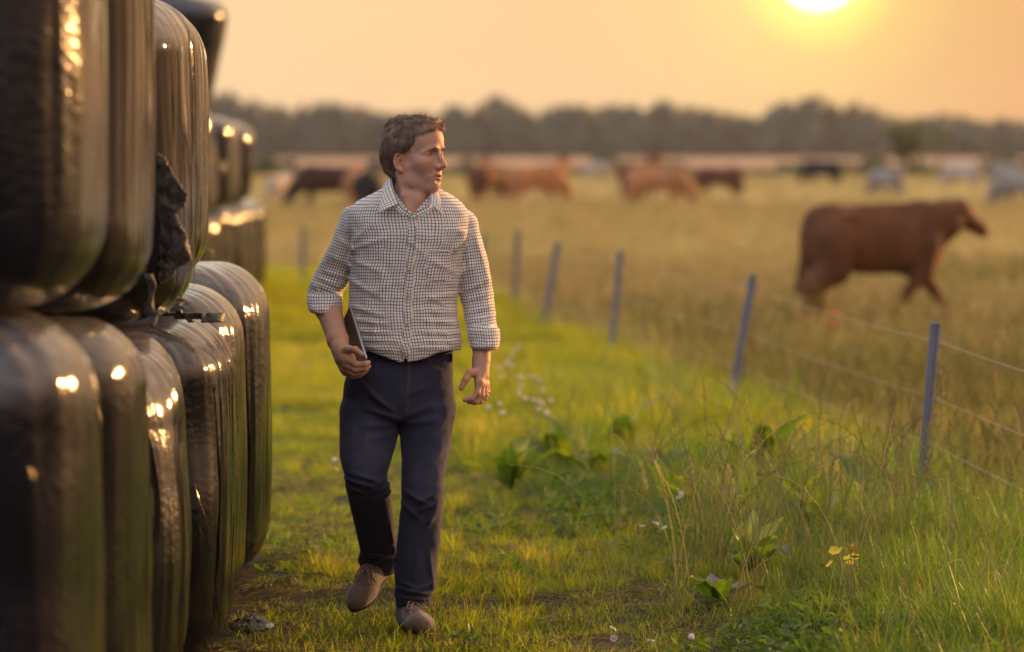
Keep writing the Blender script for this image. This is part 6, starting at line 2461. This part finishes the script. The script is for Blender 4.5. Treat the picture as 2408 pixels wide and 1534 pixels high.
# verge along the fence
def k_tall(x, y, r):
    e = edge(y)
    d = x - e
    return (d > .08 + .15 * noise3(x * 2.5, y * 2.5, 9.0)) & (x < fence_x(y) + .5) & (r.uniform(0, 1, len(x)) < .98)


x, y, r = spots(10.5, 21, 125, 3, keep=k_tall)
sh = np.clip(.42 + (x - edge(y)) * .8, .45, 1.05) * np.where(y > 16.5, .9, 1.0) * (.8 + .3 * fbm(x * 2, y * 2, 0 * x, 2))
put('verge_grass', x, y, r, S_TALL, .8, 1.15, sh)
x, y, r = spots(20, 64, 42, 4, keep=lambda x, y, r: (x > edge(y) - .1 + .3 * noise3(x, y, 2.0)) & (x < fence_x(y) + .2))
put('lush_verge', x, y, r, S_LUSH, .7, 1.15, .65 + .5 * np.clip(fbm(x * 1.4, y * .9, 0 * x + 3, 2) + .3, 0, 1))
x, y, r = spots(26, 60, 24, 5, margin=2.4, keep=lambda x, y, r: (x < edge(y) + .1))
put('lush_path_grass', x, y, r, S_LUSH, .45, .85, np.where(y > 38, 1.25, .75))


# the bushy bank of weeds between the path and the posts
x, y, r = spots(15.5, 34, 26, 44, keep=lambda x, y, r: (x > edge(y) + .35) & (x < fence_x(y) + .1) & (fbm(x * 1.6 + 2, y * 1.1, 0 * x + 4, 2) > -.08))
put('bank_grass', x, y, r, S_TALL, 1.0, 1.5, .85 + .5 * np.clip(fbm(x * 1.8, y * 1.1, 0 * x + 8, 2), -.4, .8))


# seeding stems, thickest by the nearest post
def k_seed(x, y, r):
    d = np.exp(-(((x - 1.15 - (y - 14.5) * .12) / .55) ** 2)) * np.exp(-((y - 14.8) / 2.0) ** 2)
    far = .10 * ((x > edge(y) + .4) & (x < fence_x(y) + 1))
    return r.uniform(0, 1, len(x)) < np.clip(d * 1.0 + far, 0, 1)


x, y, r = spots(12.4, 24, 13, 6, keep=k_seed)
put('seeding_grass', x, y, r, S_SEED, .7, 1.05, np.where(y < 13.2, .7, 1.0), lean=.16)

# pasture beyond the fence
x, y, r = spots(12, 32, 48, 7, keep=lambda x, y, r: x > fence_x(y) + .1)
put('olive_pasture', x, y, r, S_MID, .8, 1.25, .8 + .5 * np.clip(fbm(x * .8, y * .8, 0 * x, 2), -.5, .6))
kf = lambda x, y, r: ((x > fence_x(y) + .05) | (y > 56)) & ~((x < -2.0) & (y < 60))
x, y, r = spots(30, 62, 16, 8, margin=1.8, keep=lambda x, y, r: kf(x, y, r) & (r.uniform(0, 1, len(x)) < .35 + .65 * (fbm(x * .35, y * .2, 0 * x + 6, 2) < .15 - (45 - y) * .012)))
put('dry_pasture', x, y, r, S_DRY, .8, 1.2, zf=.62)
x, y, r = spots(30, 58, 12, 18, keep=lambda x, y, r: kf(x, y, r) & (fbm(x * .35, y * .2, 0 * x + 6, 2) > .05 - (44 - y) * .012))
put('green_patches', x, y, r, S_MID, .9, 1.5)
x, y, r = spots(60, 130, 3.2, 9, margin=1.8)
put('dry_pasture_mid', x, y, r, S_DRY, 1.0, 1.5, zf=.6)
x, y, r = spots(128, 275, .55, 10, margin=1.5)
put('dry_pasture_far', x, y, r, S_DRY, 1.6, 2.4, zf=.34)


# ---- broad-leaved plants: every leaf is a part
def leaf_mesh(name, L, Wd, curl, wav, seed, mat):
    r = np.random.default_rng(seed)
    nu, nv = 15, 7
    t = np.linspace(0, 1, nu)
    w = Wd * np.sin(np.pi * np.clip(t, 0, 1) ** .75) ** .8 * (1 - .25 * t) + .002
    w[:2] = .004
    ang = 0.95 - curl * t ** 1.3
    xs = np.concatenate([[0], np.cumsum(np.cos(ang[:-1]) * L / (nu - 1))])
    zs = np.concatenate([[0], np.cumsum(np.sin(ang[:-1]) * L / (nu - 1))])
    sgrid = np.linspace(-1, 1, nv)
    X = np.repeat(xs[:, None], nv, 1)
    Yy = w[:, None] * sgrid[None, :]
    Z = zs[:, None] + w[:, None] * .35 * np.abs(sgrid[None, :]) ** 1.2 + wav * noise3(t[:, None] * 7 + seed, sgrid[None, :] * 2.5, seed) * np.abs(sgrid[None, :])
    V = np.stack([X, Yy, Z], -1).reshape(-1, 3)
    i, j = np.meshgrid(np.arange(nu - 1), np.arange(nv - 1), indexing='ij')
    F = np.stack([i * nv + j, (i + 1) * nv + j, (i + 1) * nv + j + 1, i * nv + j + 1], -1).reshape(-1, 4)
    rib = np.where(np.abs(sgrid) < .2, 1.35, 1.0)
    tn = (np.repeat(rib[None, :], nu, 0) * (1 + .12 * noise3(t[:, None] * 14, sgrid[None, :] * 5, seed + 2))).reshape(-1, 1) * np.ones((1, 3))
    return mesh_np(name, V, F, True, mat, col=tn)


LEAVES = [leaf_mesh('leaf', .24, .042, 1.0, .012, 1, M_DOCK), leaf_mesh('leaf', .19, .045, .7, .014, 2, M_DOCK), leaf_mesh('leaf', .28, .05, 1.35, .012, 3, M_DOCK), leaf_mesh('leaf', .15, .035, .5, .01, 4, M_DOCK)]
DRYL = leaf_mesh('leaf', .22, .035, 1.5, .03, 5, M_DOCKDRY)


def gpoint(u, v, h=0.0):
    """ground point seen at (u, v), for something whose middle stands h above the ground"""
    Y = CAMZ * FPX / (v - HZ)
    for _ in range(6):
        p = W(u, v, Y)
        g = Gf(p.x, Y) + h
        Y = (CAMZ - g) * FPX / (v - HZ)
    p = W(u, v, Y)
    return p.x, Y, Gf(p.x, Y)


def dock(u, v, label, n, size, seed, up=.3, dry=0, h=.06, group='broad-leaved dock plants'):
    x, y, z = gpoint(u, v, h)
    root = thing('dock_plant', label, 'plant', (x, y, z + .005), 0, group)
    r = np.random.default_rng(seed)
    for k in range(n):
        me = DRYL if k < dry else LEAVES[int(r.integers(0, 4))]
        o = link('leaf', me, root, (r.normal(0, .01), r.normal(0, .01), 0))
        o.rotation_euler = (r.normal(0, .25), -up * r.uniform(-.4, 1.3), k * 6.283 / n + r.uniform(-.5, .5))
        s = size * r.uniform(.75, 1.25)
        o.scale = (s, s, s)
        if k < dry:
            o['label'] = 'withered grey-brown leaf'


dock(1200, 1128, 'dock plant with one pale upright leaf, nearest to the man\'s knee', 8, 1.26, 1, .7)
dock(1335, 1085, 'dock plant behind the short tuft, middle one of three near the verge edge', 8, 1.32, 2, .3, 1)
dock(1400, 1112, 'dark dock plant where the verge starts, right of the two by the man', 7, 1.20, 3, .1)
dock(1475, 1060, 'tall blurred dock plant with a bright leaf held up in the weeds', 7, 1.38, 4, 1.0)
dock(1600, 1150, 'low dock plant with grey withered leaves, left of the seeding grass', 9, 1.32, 5, .2, 3)
dock(1655, 1185, 'spreading dock plant among the daisies, left of the seeding grass', 8, 1.20, 6, .2, 2)
dock(1800, 1120, 'big bright dock plant glowing behind the seeding stems', 9, 1.62, 7, .4)
dock(1890, 1110, 'dock plant with greyish leaves between the seeding stems and nearest post', 8, 1.56, 8, .25, 3)
dock(1765, 1320, 'dock plant with one broad upright leaf at the edge of the path', 8, 1.15, 9, .45)
dock(1700, 1395, 'flattened dock plant with a dry curled leaf lying on the path', 6, 1.08, 10, -.1, 3)
dock(1930, 1245, 'yellowing dock plant in the thick of the seeding grass', 9, 1.44, 11, .35)
dock(2080, 1215, 'dock plant hidden in grass to the left of the nearest post foot', 7, 1.44, 12, .3, 1)

# low leafy weeds in the near corner
S_LEAFY = []
for s in range(4):
    rr = np.random.default_rng(700 + s)
    mb = MB()
    for k in range(34):
        a, d = rr.uniform(0, 6.28), .12 * math.sqrt(rr.uniform())
        c = np.array([math.cos(a) * d, math.sin(a) * d, rr.uniform(.02, .13)])
        R = np.array(Euler((rr.normal(0, .45), rr.normal(0, .45), rr.uniform(0, 6.28))).to_matrix())
        L, w = rr.uniform(.018, .034), rr.uniform(.009, .015)
        P = np.array([[-L, 0, 0], [-L * .4, w, .003], [L * .4, w * .9, .002], [L, 0, -.004], [L * .4, -w * .9, .002], [-L * .4, -w, .003], [0, 0, -.003]]) @ R.T + c
        tn = rr.uniform(.7, 1.35)
        mb.add(P, [[0, 6, 1], [1, 6, 2], [2, 6, 3], [3, 6, 4], [4, 6, 5], [5, 6, 0]], np.array([tn] * 3))
    S_LEAFY.append(mb.build('leafy_weed', M_CLOVER, col=True, link_it=False))


def k_leafy(x, y, r):
    d = ((x > .62 + (y - 12.4) * .25) & (y < 13.4)) * .9
    d = d + .018 * (bare(x, y) > .1) * (y < 18)
    d = d + .5 * np.exp(-(((x - .55) / .5) ** 2)) * np.exp(-((y - 17.5) / 1.6) ** 2)
    d = d + .35 * (x > edge(y) + .2) * (x < fence_x(y)) * (fbm(x * 2 + 7, y * 1.4, 0 * x + 2, 2) > .15) * (y > 13.5)
    return r.uniform(0, 1, len(x)) < d


x, y, r = spots(10.5, 21, 105, 11, keep=k_leafy)
put('low_weeds', x, y, r, S_LEAFY, .4, .85)
# bits of straw, dry blades and litter lying on the soil
S_LIT = []
for s in range(3):
    rr = np.random.default_rng(800 + s)
    mb = MB()
    for k in range(26):
        a, d = rr.uniform(0, 6.28), .15 * math.sqrt(rr.uniform())
        c = np.array([math.cos(a) * d, math.sin(a) * d, rr.uniform(.004, .02)])
        b = rr.uniform(0, 6.28)
        L = rr.uniform(.02, .07)
        dv = np.array([math.cos(b), math.sin(b), rr.normal(0, .2)]) * L
        tn = rr.uniform(.4, 1.3)
        mb.tube([c - dv, c + np.array([0, 0, .004]), c + dv], [.0012, .0016, .0008], 4, False, np.array([tn, tn * rr.uniform(.7, 1), tn * .8]))
    S_LIT.append(mb.build('straw_bits', M_SEED, col=True, link_it=False))
x, y, r = spots(10.5, 20, 22, 12, keep=lambda x, y, r: x < edge(y) + .3)
put('straw_litter', x, y, r, S_LIT, .7, 1.2, lean=.05)


# ---- flowers, each plant a thing with its blooms
def bloom(kind, R=.011):
    mb = MB()
    if kind == 'daisy':
        for k in range(12):
            a = k * 6.283 / 12
            c, s = math.cos(a), math.sin(a)
            p = np.array([[.3 * R * c, .3 * R * s, 0], [R * .75 * c - .2 * R * s, R * .75 * s + .2 * R * c, .001], [R * 1.2 * c, R * 1.2 * s, -.002], [R * .75 * c + .2 * R * s, R * .75 * s - .2 * R * c, .001]])
            mb.add(p, [[0, 3, 2, 1]])
    elif kind == 'clover':
        V, F = ICO2
        d = 1 + .18 * noise3(V[:, 0] * 5, V[:, 1] * 5, V[:, 2] * 5)
        mb.add(V * d[:, None] * R * 1.2, F)
    else:
        for k in range(5):
            a = k * 6.283 / 5
            c, s = math.cos(a), math.sin(a)
            p = np.array([[0, 0, 0], [R * .7 * c - .5 * R * s, R * .7 * s + .5 * R * c, .004], [R * 1.1 * c, R * 1.1 * s, .006], [R * .7 * c + .5 * R * s, R * .7 * s - .5 * R * c, .004]])
            mb.add(p, [[0, 3, 2, 1]])
    return mb


BL = {'daisy': bloom('daisy', .013).build('bloom', M_PETAL, link_it=False), 'clover': bloom('clover', .011).build('bloom', M_PINK, link_it=False), 'yellow': bloom('yellow', .014).build('bloom', M_YEL, link_it=False)}
_v, _f = ICO1
DISC = mesh_np('disc', _v * np.array([.0045, .0045, .003]) + np.array([0, 0, .001]), _f, True, M_YEL)
M_STEM = plain('flower_stem', (0.08, 0.11, 0.03), 0.6)


def flowers(u, v, kind, label, n, height, spread, seed, group, hh=None, sc=1.0):
    x, y, z = gpoint(u, v, height * .9)
    root = thing({'daisy': 'daisy_plant', 'clover': 'clover_plant', 'yellow': 'buttercup_plant'}[kind], label, 'flower', (x, y, z), 0, group)
    r = np.random.default_rng(seed)
    for k in range(n):
        top = np.array([r.normal(0, spread), r.normal(0, spread), height * r.uniform(.8, 1.1)])
        mb = MB()
        mb.tube([(top[0] * .2, top[1] * .2, -.02), (top[0] * .6, top[1] * .6, top[2] * .5), top], [.0015, .0012, .001], 4, False)
        mb.build('stem', M_STEM, root)
        b = link('bloom', BL[kind], root, tuple(top), (r.normal(-.35, .4) + (.5 if kind == 'daisy' else 0), r.normal(0, .3), r.uniform(0, 6)))
        b.scale = (sc,) * 3
        if kind == 'daisy':
            link('disc', DISC, b)


DG, CG, YG = 'small white daisies at the edge of the path', 'pale clover heads in the weeds right of the man', 'yellow flowers in the verge'
flowers(1556, 1240, 'daisy', 'cluster of small white daisies below the grey dock leaves', 5, .12, .03, 1, DG)
flowers(1600, 1172, 'daisy', 'two white daisies among the dock leaves, higher than the larger cluster', 3, .14, .02, 2, DG)
flowers(1486, 1508, 'daisy', 'white daisy low in the turf near the bottom edge', 2, .05, .03, 3, DG)
flowers(1447, 1488, 'daisy', 'single tiny daisy on bare ground near the bottom edge, left of the lower one', 1, .05, .01, 4, DG)
flowers(800, 1096, 'daisy', 'pale flowers beside the man\'s bent knee on the bale side', 3, .16, .03, 5, DG)
flowers(1618, 1505, 'clover', 'fluffy clover head standing in the near right corner weeds', 1, .12, .01, 6, CG, sc=.9)
flowers(2003, 1322, 'yellow', 'bunch of yellow flowers in the dark grass in front of the nearest post', 10, .27, .05, 7, YG, sc=1.25)
flowers(1925, 1160, 'yellow', 'small yellow flowers behind the bright dock leaf', 3, .2, .02, 8, YG, sc=.8)
flowers(640, 1478, 'daisy', 'withered fluffy flower head beside the film litter', 1, .05, .01, 9, 'withered flower by the bales')
flowers(1195, 1483, 'yellow', 'tiny yellow flower in the turf beyond the man\'s planted shoe', 1, .05, .01, 10, YG, sc=.6)
for k, (u, v) in enumerate([(1183, 880), (1201, 877), (1236, 878), (1218, 905), (1253, 905), (1262, 940), (1277, 928), (1270, 962), (1236, 945), (1180, 958), (1160, 962), (1215, 834), (1185, 852), (1290, 968)]):
    flowers(u, v, 'clover', 'pale clover flower in the weeds right of the man\'s hanging hand', 2, .33, .03, 20 + k, CG, sc=.9)

# ------------------------------------------------------------------ evening haze
hz = MB()
hz.box((0, 500, 9.5), (1500, 760, 11.5))
M_HAZE = bpy.data.materials.new('haze')
M_HAZE.use_nodes = True
t = M_HAZE.node_tree
for n_ in list(t.nodes):
    t.nodes.remove(n_)
pv = N(t, 'ShaderNodeVolumePrincipled')
pv.inputs['Color'].default_value = (0.80, 0.80, 0.88, 1)
pv.inputs['Density'].default_value = 0.00011
pv.inputs['Anisotropy'].default_value = 0.3
mo = N(t, 'ShaderNodeOutputMaterial')
t.links.new(pv.outputs[0], mo.inputs['Volume'])
tag(hz.build('haze', M_HAZE, smooth=False), kind='stuff')
